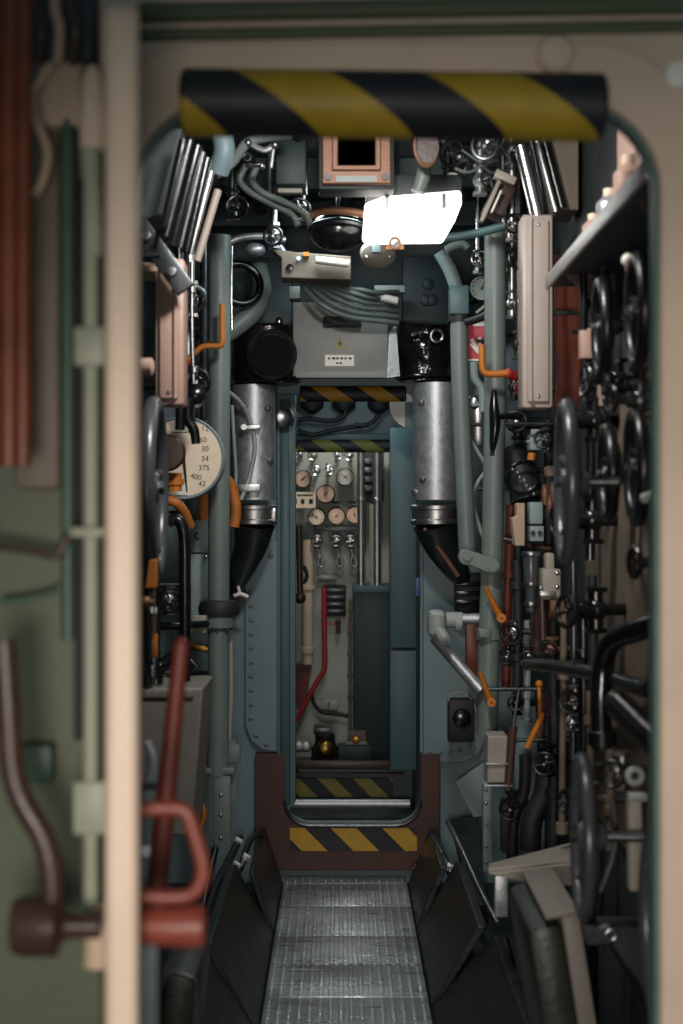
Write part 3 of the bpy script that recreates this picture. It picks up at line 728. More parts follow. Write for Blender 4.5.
# riveted plates on the far bulkhead
def rplate(label, loop, Y, rivets):
    t = thing('riveted_panel', label, 'panel', at(sum(p[0] for p in loop) / len(loop), max(p[1] for p in loop), Y))
    MB().prism([at(a, b, Y) for a, b in loop], (0, .032, 0)).build('plate', 'teal', t, .004)
    for q in rivets:
        MB().lathe([(.0095, 0), (.008, .005), (.004, .008), (0, .009)], at(q[0], q[1], Y), (0, -1, 0), 10).build('rivet', 'teal', t)
loop = [(245, 725), (245, 575), (249, 558), (258, 546), (272, 541), (277, 541), (277, 752), (262, 750), (251, 741)]
rplate('blue-grey riveted panel left of the far doorway', loop, 5.165, [(251, y) for y in (570, 592, 606, 620, 634, 648, 662, 676, 690, 704, 718)] + [(254, 560), (262, 552), (271, 556), (256, 735), (266, 744)])
loop = [(423, 763), (423, 530), (446, 530), (486, 536), (486, 740), (478, 756), (462, 763)]
rplate('blue-grey riveted panel right of the far doorway', loop, 5.165, [(430, 752), (440, 753), (450, 752), (460, 750), (470, 745)])
# ================================================================== RIGHT SIDE
Y = 4.5
t = thing('service_pipe', 'grey-green pipe with square cap standing left of the pair on the right', 'pipe', at(467, 575, Y))
MB().tube(P((459, 300, Y), (460, 380, Y), (466, 520, Y), (468, 562, Y)), u(8.8, Y), 20, sub=3).build('tube', 'pipegrey', t)
MB().box(at(450, 314, Y - .04), at(467, 289, Y + .04), .006).build('cap_box', 'tealdark', t)
MB().cyl(at(459, 322, Y), at(459, 314, Y), u(11, Y), n=20).build('cap_collar', 'rubber', t)
Y2 = 4.35
t = thing('stanchion_pipe', 'thick grey-green pipe standing right of the far doorway', 'pipe', at(490, 770, Y2))
MB().tube(P((495, 232, Y2), (495, 400, Y2), (492, 560, Y2), (489, 640, Y2), (487, 735, Y2)), u(10.8, Y2), 20, sub=4).build('tube', 'pipegrey', t)
MB().cyl(at(489, 639, Y2), at(489, 628, Y2), u(12.8, Y2), n=20).build('band', 'pipegrey', t)
MB().box(at(479, 638, Y2 - .06), at(490, 628, Y2 - .03), .004).build('band_lug', 'pipegrey', t)
rl = MB().box(at(483, 872, Y2 - .02), at(492, 780, Y2 + .01), .003).build('foot_rail', 'pipegrey', t)
bolts([at(486, y, Y2 - .02) for y in (790, 803, 824, 846, 862)], (0, -1, 0), .006, .006, 'steel', rl)
t = thing('link_arm', 'grey link arm bolted between the two right-hand pipes', 'bracket', at(480, 578, 4.28))
pts = []
for cx, cy, r, a0, a1 in ((467, 557, 8.5, .5 * PI, 1.5 * PI), (491, 566, 9.5, -.5 * PI, .5 * PI)):
    for k in range(9):
        a = a0 + (a1 - a0) * k / 8 + .25
        pts.append((cx + r * math.cos(a), cy - r * math.sin(a)))
MB().prism([at(a, b, 4.26) for a, b in pts], (0, .035, 0)).build('arm', 'pipegrey', t, .004)
bolts([at(492, 567, 4.26), at(467, 556, 4.26)], (0, -1, 0), u(5, 4.26), .012, 'pipegrey', t, 'bolt', True)
def olever(label, x0, y0, x1, y1, Y):
    t = thing('lever_handle', label, 'lever', at(x1, y1, Y))
    MB().tube([at(x0, y0, Y), at((x0 + x1) / 2, (y0 + y1) / 2 + 1, Y), at(x1, y1, Y)], lambda q: u(2.4 + 2.4 * q, Y), 10, flat=.8).build('lever', 'orange', t)
    MB().lathe([(u(4.8, Y), -.012), (u(4.8, Y), .012), (u(4.2, Y), .014), (u(1.6, Y), .014), (u(1.5, Y), .004), (0, .004)], at(x1, y1, Y), (0, -1, 0), 16).build('eye', 'orange', t)
olever('orange lever on the right grey pipe just above the white elbow', 485, 586, 501, 618, 4.25)
olever('orange lever on the right grey pipe below the white elbow', 480, 672, 491, 702, 4.25)
t = thing('crank_handle', 'orange bent crank handle wrapped round the right grey pipe', 'handle', at(490, 376, 4.2))
MB().tube(P((482, 345, 4.2), (482, 360, 4.2), (484, 372, 4.2), (494, 374, 4.2), (508, 373, 4.2)), u(3.6, 4.2), 10).build('bent_bar', 'orange', t)
MB().cyl(at(507, 373, 4.2), at(514, 376, 4.22), u(5, 4.2)).build('hub', 'red', t)
# white elbow with rails
t = thing('pipe_elbow', 'whitish elbow fitting with two polished rails left of right pipe', 'fitting', at(440, 690, 4.4))
E = MB().box(at(427, 636, 4.45), at(446, 611, 4.36), .016)
E.cyl(at(437, 633, 4.36), at(437, 615, 4.36), u(9, 4.4), n=20).cyl(at(440, 632, 4.34), at(445, 640, 4.3), u(6, 4.4), n=16)
E.build('elbow_body', 'boxgrey', t)
MB().cyl(at(446, 620, 4.4), at(462, 620, 4.4), u(8, 4.4), n=20).cyl(at(455, 623, 4.4), at(461, 623, 4.4), u(9, 4.4), n=20).build('socket', 'boxgrey', t)
MB().cyl(at(460, 619, 4.4), at(482, 619, 4.4), u(5.5, 4.4), n=18).build('rail', 'galv', t)
MB().cyl(at(435, 638, 4.42), at(482, 692, 4.3), u(6, 4.4), n=18).build('rail', 'galv', t)
MB().lathe([(.012, 0), (.014, .008), (.006, .014)], at(444, 637, 4.28), (0, -1, 0), 12).build('knob', 'boxgrey', t)
# red arrow sign
t = thing('arrow_sign', 'red sign with white arrow pointing down beside the right pipes', 'sign', at(477, 361, 4.6))
MB().box(at(466, 361, 4.62), at(488, 321, 4.615)).build('plate', 'signred', t)
MB().prism(P((470, 340, 4.613), (473, 338, 4.613), (478, 348, 4.613), (478, 337, 4.613), (481.5, 337, 4.613), (481.5, 358, 4.613), (470, 345, 4.613), (471, 343, 4.613), (475, 348, 4.613)), (0, .002, 0)).build('arrow', 'white', t)
MB().box(at(473, 326, 4.614), at(487, 321.5, 4.612)).build('arrow_head', 'white', t)
MB().box(at(466, 361, 4.614), at(486, 359, 4.612)).build('border', 'white', t)
pipe('pale bent tube below the red arrow sign', P((474, 362, 4.55), (475, 378, 4.55), (482, 390, 4.55), (483, 412, 4.55)), u(4.2, 4.55), 'cabgrey', 'tube', 'pipe')
t = thing('canister', 'shiny steel canister between the two right-hand pipes', 'canister', at(478, 445, 4.7))
MB().lathe([(u(10, 4.7), 0), (u(12, 4.7), .02), (u(12, 4.7), .12), (u(9, 4.7), .16), (u(4, 4.7), .175), (u(4, 4.7), .19)], at(478, 446, 4.7), (0, 0, 1), 24).build('body', 'steel', t)
MB().ring(at(474, 402, 4.66), (.3, -1, 0), u(6, 4.7), u(1.5, 4.7), 20, 8).build('bail', 'chrome', t)
pipe('pale cable curling between the two right-hand pipes', P((470, 438, 4.6), (478, 452, 4.6), (486, 468, 4.6), (478, 482, 4.6), (474, 494, 4.6), (476, 515, 4.6), (484, 540, 4.6)), u(2, 4.6), 'cabgrey', 'cable', 'cable')
pipe('copper-brown pipe slanting down under the right silver duct', P((424, 528, 4.86), (440, 550, 4.86), (458, 576, 4.88)), u(2.6, 4.86), 'copper', 'pipe', sub=1)
t = thing('hand_lever', 'black pear-shaped lever in front of the right grey pipe', 'lever', at(494, 456, 4.1))
MB().tube(P((494, 390, 4.1), (494, 408, 4.1), (495, 425, 4.1), (493, 445, 4.1), (492, 456, 4.1)), lambda q: u(3 + 5 * math.sin(PI * min(1, q * 1.15)) , 4.1), 14, flat=.7).build('grip', 'black', t)
MB().tube(P((494, 420, 4.12), (505, 416, 4.15), (520, 418, 4.2)), u(3, 4.1), 8).build('arm', 'black', t)
# boxes and motor housing
t = thing('socket_box', 'small white-grey socket box above the black motor housing', 'box', at(536, 452, 4.2))
MB().box(at(527, 451, 4.26), at(542, 434, 4.2), .004).build('case', 'cabgrey', t)
MB().box(at(530, 435, 4.24), at(539, 429, 4.21), .003).build('neck', 'cabgrey', t)
MB().box(at(526, 442, 4.198), at(543, 440.5, 4.202)).build('lid_seam', 'boxgrey', t)
MB().box(at(537, 448, 4.2), at(540, 446, 4.196)).build('key_slot', 'ink', t)
MB().cyl(at(532, 453, 4.22), at(531, 460, 4.22), u(4, 4.2)).build('gland', 'orange', t)
t = thing('motor_housing', 'large black ribbed motor housing right of the grey pipe', 'motor', at(522, 505, 4.3))
MB().tube(P((512, 448, 4.36), (520, 470, 4.34), (528, 500, 4.32)), lambda q: u(12 + 6 * q, 4.3), 24, False, 3).build('shell', 'rubber', t)
for k in range(6):
    MB().lathe([(.006, 0), (.006, .006), (0, .009)], at(513 + (k * 53 % 23), 470 + (k * 37 % 29), 4.225), (0, -1, 0), 6).build('bolt', 'darksteel', t)
MB().ring(at(522, 478, 4.25), (.2, -1, -.3), u(16, 4.3), .006, 28, 8).build('flange_ring', 'black', t)
t = thing('relay_box', 'left pale cream box below the black motor housing', 'box', at(519, 548, 4.2))
MB().prism(P((515, 546, 4.2), (525, 546, 4.2), (525, 503, 4.2), (517, 503, 4.2), (517, 516, 4.2), (512, 518, 4.2)), (0, .06, 0)).build('case', 'creamdull', t, .003)
t = thing('socket_box', 'grey-white box with twin round socket below black motor housing', 'box', at(535, 545, 4.2))
MB().box(at(527, 524, 4.26), at(543, 502, 4.2), .004).build('case', 'cabgrey', t)
q = MB().box(at(527, 541, 4.26), at(544, 526, 4.19), .003).build('socket_plate', 'cabgrey', t)
for px in (533, 540):
    MB().cyl(at(px, 533, 4.192), at(px, 533, 4.182), u(2.5, 4.2), n=14).build('socket_ring', 'ink', q)
for k, (px, py) in enumerate(((545, 497), (553, 494), (550, 508))):
    t = thing('nozzle', 'small copper nozzle of the trio beside the big grey wheel', 'nozzle', at(px, py + 10, 4.0), 'trio of copper nozzles beside the grey wheel')
    MB().lathe([(u(2.4, 4), 0), (u(3.6, 4), .02), (u(3.6, 4), .04), (u(2, 4), .055)], at(px, py + 8, 4.0), (0, 0, 1), 14).build('body', 'copper', t)
    MB().hexa(at(px, py - 8, 4.0), (0, 0, 1), u(3.2, 4), .012).build('cap_nut', 'copper', t)
single(MB().box(at(544, 477, 4.05), at(556, 466, 3.99), .004).box(at(547, 466, 4.03), at(549.5, 471, 3.985)).box(at(551.5, 466, 4.03), at(554, 471, 3.985)), 'terminal_block', 'pink', 'small pinkish terminal block above the copper nozzles', 'box')
pipe('red-brown vertical pipe right behind the right grey pipe', P((511, 505, 4.55), (509, 560, 4.55), (507, 610, 4.55), (506, 690, 4.55)), u(5, 4.55), 'rust', 'pipe', 'pipe', [(at(509, 575, 4.55), V(0, 0, 1), .02)])
pipe('dark brown pipe slanting below the pale boxes', P((505, 540, 4.3), (525, 545, 4.25), (552, 550, 4.2)), u(3, 4.2), 'brown', sub=1)
# filter, pump block, drum
t = thing('filter_bowl', 'grey tapered filter bowl with steel collars on the right', 'filter', at(531, 610, 4.0))
MB().lathe([(u(4.5, 4), 0), (u(5, 4), .01), (u(5, 4), .06), (u(7, 4), .08), (u(8, 4), .16), (u(7, 4), .17)], at(531, 612, 4.0), (0, 0, 1), 20).build('bowl', 'wheelgrey', t)
for py, w in ((606, 6.5), (586, 7), (556, 9)):
    MB().lathe([(u(w, 4), 0), (u(w + .6, 4), .004), (u(w, 4), .012)], at(531, py, 4.0), (0, 0, 1), 18).build('collar', 'steel', t)
t = thing('pump_block', 'beige cast pump block with bolted neck beside the filter bowl', 'pump', at(549, 598, 3.95))
MB().box(at(538, 598, 4.02), at(561, 569, 3.93), .006).build('casting', 'beige', t)
MB().box(at(543, 571, 4.0), at(555, 553, 3.95), .008).build('neck', 'beige', t)
MB().box(at(539, 597, 3.932), at(556, 591, 3.915), .003).build('flange_edge', 'steel', t)
bolts([at(541, 588, 3.93), at(557, 587, 3.93), at(557, 573, 3.93)], (0, -1, 0), .007, .006, 'chrome', t)
t = thing('copper_drum', 'red-copper drum with steel rim below the pump block', 'drum', at(557, 622, 3.95))
MB().cyl(at(549, 607, 3.95), at(564, 607, 3.95), u(12, 3.95), n=26).build('drum', 'copper', t)
MB().cyl(at(563, 607, 3.95), at(567, 607, 3.95), u(13, 3.95), n=26).build('rim', 'brass', t)
t = thing('sleeve', 'dark brown sleeve hanging left of the copper drum', 'pipe', at(543, 640, 3.98))
MB().cyl(at(543, 640, 3.98), at(542, 598, 3.98), u(5, 3.98), n=16).build('tube', 'brown', t)
pipe('slim tan vertical pipe from the copper drum down to the tray', P((564, 600, 3.7), (563, 700, 3.7), (562, 826, 3.7)), u(3.4, 3.7), 'tan', 'pipe', 'pipe', [(at(562, 828, 3.7), V(0, 0, 1), .03), (at(563, 674, 3.7), V(0, 0, 1), .03)], fr=1.9, sub=1)
pipe('dark pipe crossing level behind the slim tan pipe', P((528, 664, 3.9), (545, 665, 3.7), (566, 668, 3.5), (600, 675, 3.2), (628, 684, 3.0), (650, 690, 2.85)), u(7.5, 3.4), 'black', 'pipe', 'pipe', [(at(578, 669, 3.4), V(1, 0, 0), .03)], fr=1.25)
pipe('short dark red upright pipe above the level dark pipe', P((537, 604, 4.1), (538, 640, 4.1), (538, 668, 4.1)), u(7, 4.1), 'primer', sub=1)
pipe('dark red pipe curving behind the orange rod', P((540, 690, 4.15), (542, 710, 4.15), (538, 740, 4.15)), u(5, 4.1), 'primer')
t = thing('orange_rod', 'orange lever rod slanting beside the dark red pipe', 'lever', at(529, 745, 4.0))
MB().tube(P((540, 712, 4.0), (541, 718, 4.0), (533, 735, 4.0), (527, 748, 4.0)), u(3, 4), 8).build('rod', 'orange', t)
MB().sph(at(539, 684, 4.02), u(4, 4)).cyl(at(539, 686, 4.02), at(540, 712, 4.0), u(2, 4)).build('top_knob', 'orange', t)
t = thing('screwdriver_lever', 'dark red handled rod hanging low right of the grey pipe', 'lever', at(511, 770, 4.1))
MB().cyl(at(513, 730, 4.1), at(519, 690, 4.1), u(1.6, 4.1), n=8).build('rod', 'steel', t)
MB().tube(P((513, 726, 4.1), (512, 740, 4.1), (511, 756, 4.1), (508, 790, 4.1)), lambda q: u(4.6 - q, 4.1), 12).build('grip', 'primer', t)
# wheels and valves close on the right wall
for c, R, lab in (((.55, 2.93, 1.395), .095, 'black handwheel on the right wall, left wheel of the lower pair'),
                  ((.565, 2.72, 1.40), .108, 'black handwheel on the right wall, right wheel of the lower pair'),
                  ((.55, 3.0, 1.705), .10, 'black handwheel on the right wall, left wheel of the upper pair'),
                  ((.555, 2.66, 1.69), .103, 'black handwheel on the right wall, right wheel of the upper pair')):
    handwheel(lab, c, (1, -.07, .02), R * .95, .0135, 'darkwheel', 4, .09, None, 'chrome')
valve('black valve body between the upper and lower black handwheels', (.6, 2.85, 1.56), (-1, 0, 0), .06, 'black', 'black')
valve('chrome-capped valve just below the right lower black handwheel', (.6, 2.62, 1.22), (-1, -.2, 0), .055, 'darksteel', 'black')
t = thing('pointer_arm', 'small pale arm sticking out beside the right door jamb', 'lever', at(650, 494, 2.6))
MB().cyl(at(645, 498, 2.6), at(656, 492, 2.6), .008).sph(at(645, 498, 2.6), .01).build('arm', 'boxgrey', t)
single(MB().box(at(578, 360, 3.5), at(596, 328, 3.46), .003), 'label_card', 'pink', 'pale blank card on the right wall beside the brown straps', 'card')
single(MB().box(at(597, 407, 3.3), at(610, 371, 3.26), .003), 'label_card', 'pink', 'pale narrow plate under the left upper black handwheel', 'card')
single(MB().box(at(579, 396, 3.5), at(584, 374, 3.47), .002), 'label_card', 'white', 'thin white strip below the pale blank card', 'card')
t = thing('lamp_tube', 'pale glass tube in clip at the top right near the jamb', 'tube', at(636, 288, 2.75))
MB().cyl(at(631, 266, 2.75), at(638, 288, 2.75), .013, n=12).build('glass_tube', 'pink', t)
MB().sph(at(628, 260, 2.75), .013).build('end_cap', 'white', t)
# tray shelf at top right
t = thing('shelf', 'metal shelf with bright edge running overhead along the right wall', 'shelf', (.6, 2.45, 1.88))
MB().box((.525, 2.42, 1.885), (.655, 3.58, 1.9)).build('board', 'tealdeep', t)
MB().box((.517, 2.42, 1.88), (.526, 3.6, 1.915), .002).build('edge_rail', 'galv', t)
for y in (2.6, 3.4):
    MB().prism([V(.655, y, 1.885), V(.655, y, 1.78), V(.645, y, 1.78), V(.54, y, 1.885)], (0, .012, 0)).build('support', 'brown', t)
for k, (y, h, rr, lab) in enumerate(((2.62, .13, .03, 'tall pinkish bottle on the overhead shelf nearest the jamb'), (2.82, .12, .032, 'pinkish can in the middle of the overhead shelf'),
                                     (3.02, .10, .03, 'pale steel can on the overhead shelf beyond the pinkish one'), (3.22, .09, .026, 'small pinkish jar at the far end of overhead shelf'))):
    t = thing('can', lab, 'can', (.572, y, 1.9))
    MB().lathe([(rr * .95, 0), (rr, .004), (rr, h * .7), (rr * .5, h * .85)], (.572, y, 1.9), (0, 0, 1), 20).build('body', 'pink' if k != 2 else 'galv', t)
    MB().lathe([(rr * .5, h * .84), (rr * .52, h * .86), (rr * .52, h), (0, h)], (.572, y, 1.9), (0, 0, 1), 16).build('lid', 'cream', t)
single(MB().box((.60, 2.5, 1.97), (.655, 3.1, 2.3), .01), 'wall_box', 'pink', 'pinkish beige box on the wall above the overhead shelf', 'box')
for lab, x0, w in (('left of two red-brown leather straps hanging behind the light box', 561, 6), ('right of two red-brown leather straps hanging behind light box', 572, 7)):
    mb = MB().tube(P((x0, 255, 3.9), (x0 - 1, 320, 3.92), (x0 + 2, 370, 3.9), (x0 - 1, 408, 3.88)), u(w, 3.9), 12)
    for v in mb.bm.verts: v.co.y = 3.9 + (v.co.y - 3.9) * .4
    single(mb, 'leather_strap', 'leather', lab, 'strap')
pipe('black vertical cable beside the leather straps on the right', P((583, 262, 3.4), (584, 300, 3.4), (583, 330, 3.4)), u(4, 3.4), 'black', 'cable', 'cable')
# big dark pipework low right
pipe('thick black pipe bending from the right jamb down the wall', P((665, 622, 2.75), (640, 630, 2.78), (614, 640, 2.85), (604, 662, 2.9), (601, 700, 2.9), (602, 748, 2.9)), u(11, 2.85), 'black', 'pipe', 'pipe', [(at(602, 738, 2.9), V(0, 0, 1), .03)], fr=1.35)
t = thing('cylinder_arm', 'thick black cylinder slanting down by the right jamb', 'cylinder', at(655, 745, 2.5))
MB().cyl(at(620, 706, 2.72), at(662, 748, 2.5), u(15, 2.6), n=20).build('barrel', 'black', t)
MB().cyl(at(614, 700, 2.75), at(622, 708, 2.71), u(11, 2.6), n=20).build('end_cap', 'darksteel', t)
t = thing('fork_rod', 'pale rod with forked eye standing low by the right jamb', 'rod', at(638, 892, 2.65))
MB().prism(P((630, 892, 2.65), (645, 892, 2.65), (642, 800, 2.65), (629, 800, 2.65)), (0, .03, 0)).build('rod', 'beige', t, .004)
MB().ring(at(635, 776, 2.66), (0, -1, 0), u(7, 2.65), u(3.5, 2.65), 20, 10).build('eye', 'boxgrey', t)
MB().cyl(at(628, 797, 2.65), at(646, 797, 2.65), u(5, 2.65)).build('collar', 'boxgrey', t)
t = thing('lock_bracket', 'small dark steel bracket with two eyes below the grey wheel', 'bracket', at(594, 950, 2.8))
MB().prism(P((568, 930, 2.8), (575, 924, 2.8), (600, 928, 2.8), (610, 924, 2.8), (617, 934, 2.8), (610, 946, 2.8), (590, 947, 2.8), (574, 944, 2.8)), (0, .02, 0)).build('plate', 'darksteel', t, .004)
for px in (575, 611): MB().ring(at(px, 935, 2.795), (0, -1, 0), u(5, 2.8), u(2, 2.8), 16, 8).build('eye', 'steel', t)
pipe('slim dark steel rod curving below the grey wheel', P((612, 800, 2.75), (616, 830, 2.75), (612, 860, 2.75), (600, 892, 2.75)), u(3, 2.75), 'wheelgrey', 'rod', 'rod')
# tray, seats, bin
t = thing('folding_tray', 'beige folding tray table low on the right', 'tray', at(530, 890, 3.5))
MB().prism([at(488, 874, 3.45), at(578, 864, 3.45), at(574, 846, 3.85), at(489, 868, 3.85)], (0, 0, .012)).build('top', 'beige', t, .003)
MB().prism([at(488, 874, 3.44), at(578, 863, 3.44), at(578, 886, 3.44), at(544, 888, 3.44)], (0, .012, 0)).build('front_lip', 'beige', t, .003)
MB().box(at(494, 915, 3.46), at(508, 876, 3.44), .003).build('hinge', 'galv', t)
R = Matrix.Rotation(math.radians(-9), 4, 'Y')
t = thing('foldaway_bench', 'dark olive folded seat cushion with beige back board at lower right', 'seat', (.42, 2.9, .15))
cx = V(.452, 2.87, .305)
MB().obox(cx + R @ V(-.03, 0, 0), (.07, .34, .46), R, .022).build('cushion', 'cushion', t)
MB().obox(cx + R @ V(.022, 0, .0), (.036, .33, .485), R, .006).build('back_board', 'consolegrey', t)
MB().obox(cx + R @ V(.006, 0, .244), (.066, .335, .012), R, .004).build('top_edge', 'consolegrey', t)
t = thing('foldaway_bench', 'dark olive folded seat cushion with pale piping at lower left', 'seat', at(178, 1040, 3.1))
cx = at(180, 1010, 3.15)
R2 = Matrix.Rotation(math.radians(6), 4, 'Y')
MB().obox(cx, (.09, .34, .27), R2, .03).build('cushion', 'cushion', t)
MB().tube([cx + R2 @ V(-.045, -.17, .07), cx + R2 @ V(-.02, -.172, .13), cx + R2 @ V(.02, -.172, .135), cx + R2 @ V(.042, -.172, .1), cx + R2 @ V(.045, -.172, -.13)], .006, 8).build('piping', 'wheelgrey', t)
t = thing('waste_bin', 'small beige bin with steel rim beside the right pipe foot', 'bin', at(496, 785, 4.1))
MB().prism(P((487, 783, 4.1), (505, 783, 4.1), (508, 736, 4.1), (488, 736, 4.1)), (0, .1, 0)).build('body', 'beige', t, .004)
MB().box(at(484, 785, 4.09), at(508, 780, 4.2), .003).box(at(486, 765, 4.09), at(508, 762, 4.11), .002).build('rim', 'galv', t)
t = thing('bench_box', 'black crackle-painted box on the deck by the right jamb', 'box', (.6, 2.5, 0))
MB().box((.56, 2.15, -.03), (.655, 3.1, .42), .01).build('case', 'rubber', t)
MB().box((.555, 2.15, .42), (.655, 3.1, .435), .004).build('lid', 'rubber', t)
single(MB().prism(P((456, 782, 5.0), (484, 762, 5.0), (484, 815, 5.0), (474, 818, 5.0)), (0, .01, 0)), 'corner_plate', 'cabgrey', 'angled blue-grey plate below the right riveted panel', 'plate')
t = thing('device_box', 'black device box with looped wire on the right riveted panel', 'box', at(458, 738, 5.1))
MB().box(at(447, 739, 5.16), at(474, 700, 5.08), .006).build('case', 'rubber', t)
MB().lathe([(.035, 0), (.03, .02), (0, .03)], at(462, 718, 5.08), (0, -1, 0), 18).build('cap', 'black', t)
MB().tube(P((448, 702, 5.1), (452, 694, 5.1), (462, 692, 5.1), (472, 700, 5.1), (478, 716, 5.1)), u(.9, 5.1), 6).build('wire', 'boxgrey', t)
t = thing('terminal_box', 'black louvred terminal box behind the whitish elbow', 'box', at(467, 610, 5.0))
MB().box(at(454, 611, 5.08), at(482, 574, 4.99), .004).build('case', 'rubber', t)
for k in range(3): MB().box(at(455, 586 + 9 * k, 4.99), at(481, 582 + 9 * k, 4.97), .003).build('louvre', 'black', t)
single(MB().box(at(465, 682, 5.05), at(479, 622, 5.0), .004), 'cover_plate', 'rust', 'red-brown upright plate behind the whitish elbow rails', 'plate')
single(MB().box(at(415, 596, 5.14), at(420, 578, 5.12), .002), 'name_plate', 'blue', 'small blue plate beside the right edge of the far doorway', 'plate')
# dark hoses and straps low right
pipe('black hose hanging low right behind the bin', P((545, 690, 4.2), (548, 740, 4.2), (545, 790, 4.2), (532, 820, 4.2), (530, 850, 4.2)), u(11, 4.2), 'rubber', 'hose', 'hose')
pipe('thinner black hose left of the hanging hose', P((525, 755, 4.25), (524, 790, 4.25), (514, 820, 4.25), (512, 860, 4.25)), u(6, 4.2), 'rubber', 'hose', 'hose')
single(MB().box(at(500, 850, 4.28), at(512, 800, 4.24), .004), 'battery_box', 'rubber', 'black box behind the foot rail of the right pipe', 'box')
t = thing('cabinet', 'blue-grey cabinet plate behind the black hoses on the right', 'cabinet', at(523, 850, 4.6))
MB().box(at(512, 850, 4.65), at(545, 690, 4.58), .004).build('plate', 'teal', t)
bolts([at(520, 808, 4.58), at(520, 835, 4.58), at(530, 720, 4.58)], (0, -1, 0), .008, .006, 'steel', t)
# tangle along the kick plates
for k, (pts, r, m, lab) in enumerate((
    (((262, 832, 5.0), (252, 838, 4.9), (246, 850, 4.8), (240, 870, 4.6)), 3.5, 'darksteel', 'dark steel conduit at the top of the left kick plate'),
    (((240, 838, 4.8), (228, 862, 4.6), (214, 890, 4.35), (205, 915, 4.1)), 4, 'rubber', 'black cable along the top of the left kick plate'),
    (((215, 850, 4.4), (206, 890, 4.2), (200, 930, 4.0), (196, 1000, 3.7)), 4, 'black', 'black glossy hose low beside the left seat cushion'),
    (((432, 838, 5.0), (440, 850, 4.8), (450, 872, 4.6), (462, 900, 4.4)), 4, 'darksteel', 'dark steel conduit at the top of the right kick plate'),
    (((448, 822, 4.9), (462, 850, 4.6), (480, 890, 4.3), (498, 925, 4.1)), 3, 'steel', 'thin bright steel rail along the right kick plate'),
    (((505, 940, 3.8), (512, 970, 3.6), (508, 1010, 3.5), (495, 1040, 3.4)), 3.5, 'black', 'black cable looping beside the right seat cushion'))):
    pipe(lab, P(*pts), u(r, 4.5), m, 'cable', 'cable')
single(MB().prism(P((449, 820, 4.95), (478, 818, 4.95), (486, 905, 4.6), (470, 905, 4.6)), (0, .02, 0)), 'worn_plate', 'skirt', 'worn dark plate leaning between the kick plate and the right pipe', 'plate')
for px, lab in ((272, 'left'), (415, 'right')):
    t = thing('foot_bolt', 'small steel pin at the %s end of the striped door sill' % lab, 'bolt', at(px, 876, 5.1))
    MB().cyl(at(px, 878, 5.1), at(px, 862, 5.1), .008).build('pin', 'darksteel', t)
    MB().lathe([(.016, 0), (.016, .006), (0, .008)], at(px, 868, 5.1), (0, 0, 1), 12).build('head', 'steel', t)
for k, (px, py, Yq) in enumerate(((238, 842, 4.75), (246, 858, 4.7), (236, 866, 4.6), (450, 868, 4.6), (458, 884, 4.5), (466, 897, 4.4))):
    s = 'left' if px < 340 else 'right'
    n = ('first', 'second', 'third')[k % 3]
    t = thing('pipe_clip', 'bright steel clip on %s kick plate conduit, %s from the doorway' % (s, n), 'clip', at(px, py, Yq))
    MB().obox(at(px, py, Yq), (.03, .012, .03), Matrix.Rotation(.5, 4, 'Y'), .003).build('clip', 'galv', t)
    MB().hexa(at(px, py, Yq - .006), (0, -1, 0), .008, .01).build('bolt', 'chrome', t)

# dense small pipework on the right wall
for k, (x0, y0, y1, Yq, r, m, lab) in enumerate((
    (590, 290, 560, 3.5, 5, 'black', 'black upright pipe behind the left pair of black handwheels'),
    (602, 250, 420, 3.3, 6, 'rubber', 'black conduit on the right wall under the shelf, thickest there'),
    (592, 575, 720, 3.3, 5, 'rubber', 'black conduit right of the copper drum'),
    (583, 610, 830, 3.5, 6, 'black', 'black upright pipe right of the slim tan pipe'),
    (573, 560, 760, 3.7, 4, 'darksteel', 'dark steel upright pipe next to the slim tan pipe'),
    (517, 410, 700, 4.6, 4, 'tealdeep', 'dark teal pipe behind the black motor housing'),
    (548, 420, 560, 4.35, 5, 'rubber', 'black pipe behind the pinkish terminal block'),
    (526, 620, 720, 4.35, 4, 'cabgrey', 'pale grey pipe below the filter bowl'),
    (553, 620, 850, 4.05, 6, 'rubber', 'black pipe hanging below the copper drum'),
    (517, 560, 690, 4.3, 5, 'rubber', 'black pipe beside the filter bowl'),
    (610, 690, 850, 3.0, 5, 'tan', 'tan slat upright below the thick black bent pipe'),
    (590, 690, 840, 3.3, 4, 'tan', 'tan slat upright behind the low grey handwheel'))):
    pipe(lab, P((x0, y1, Yq), (x0 + 1, (y0 + y1) / 2, Yq), (x0, y0, Yq)), u(r, Yq), m, 'pipe', 'pipe', [(at(x0, y0 + (y1 - y0) * f, Yq), V(0, 0, 1), .022) for f in (.2, .75)], sub=2, fr=1.4)
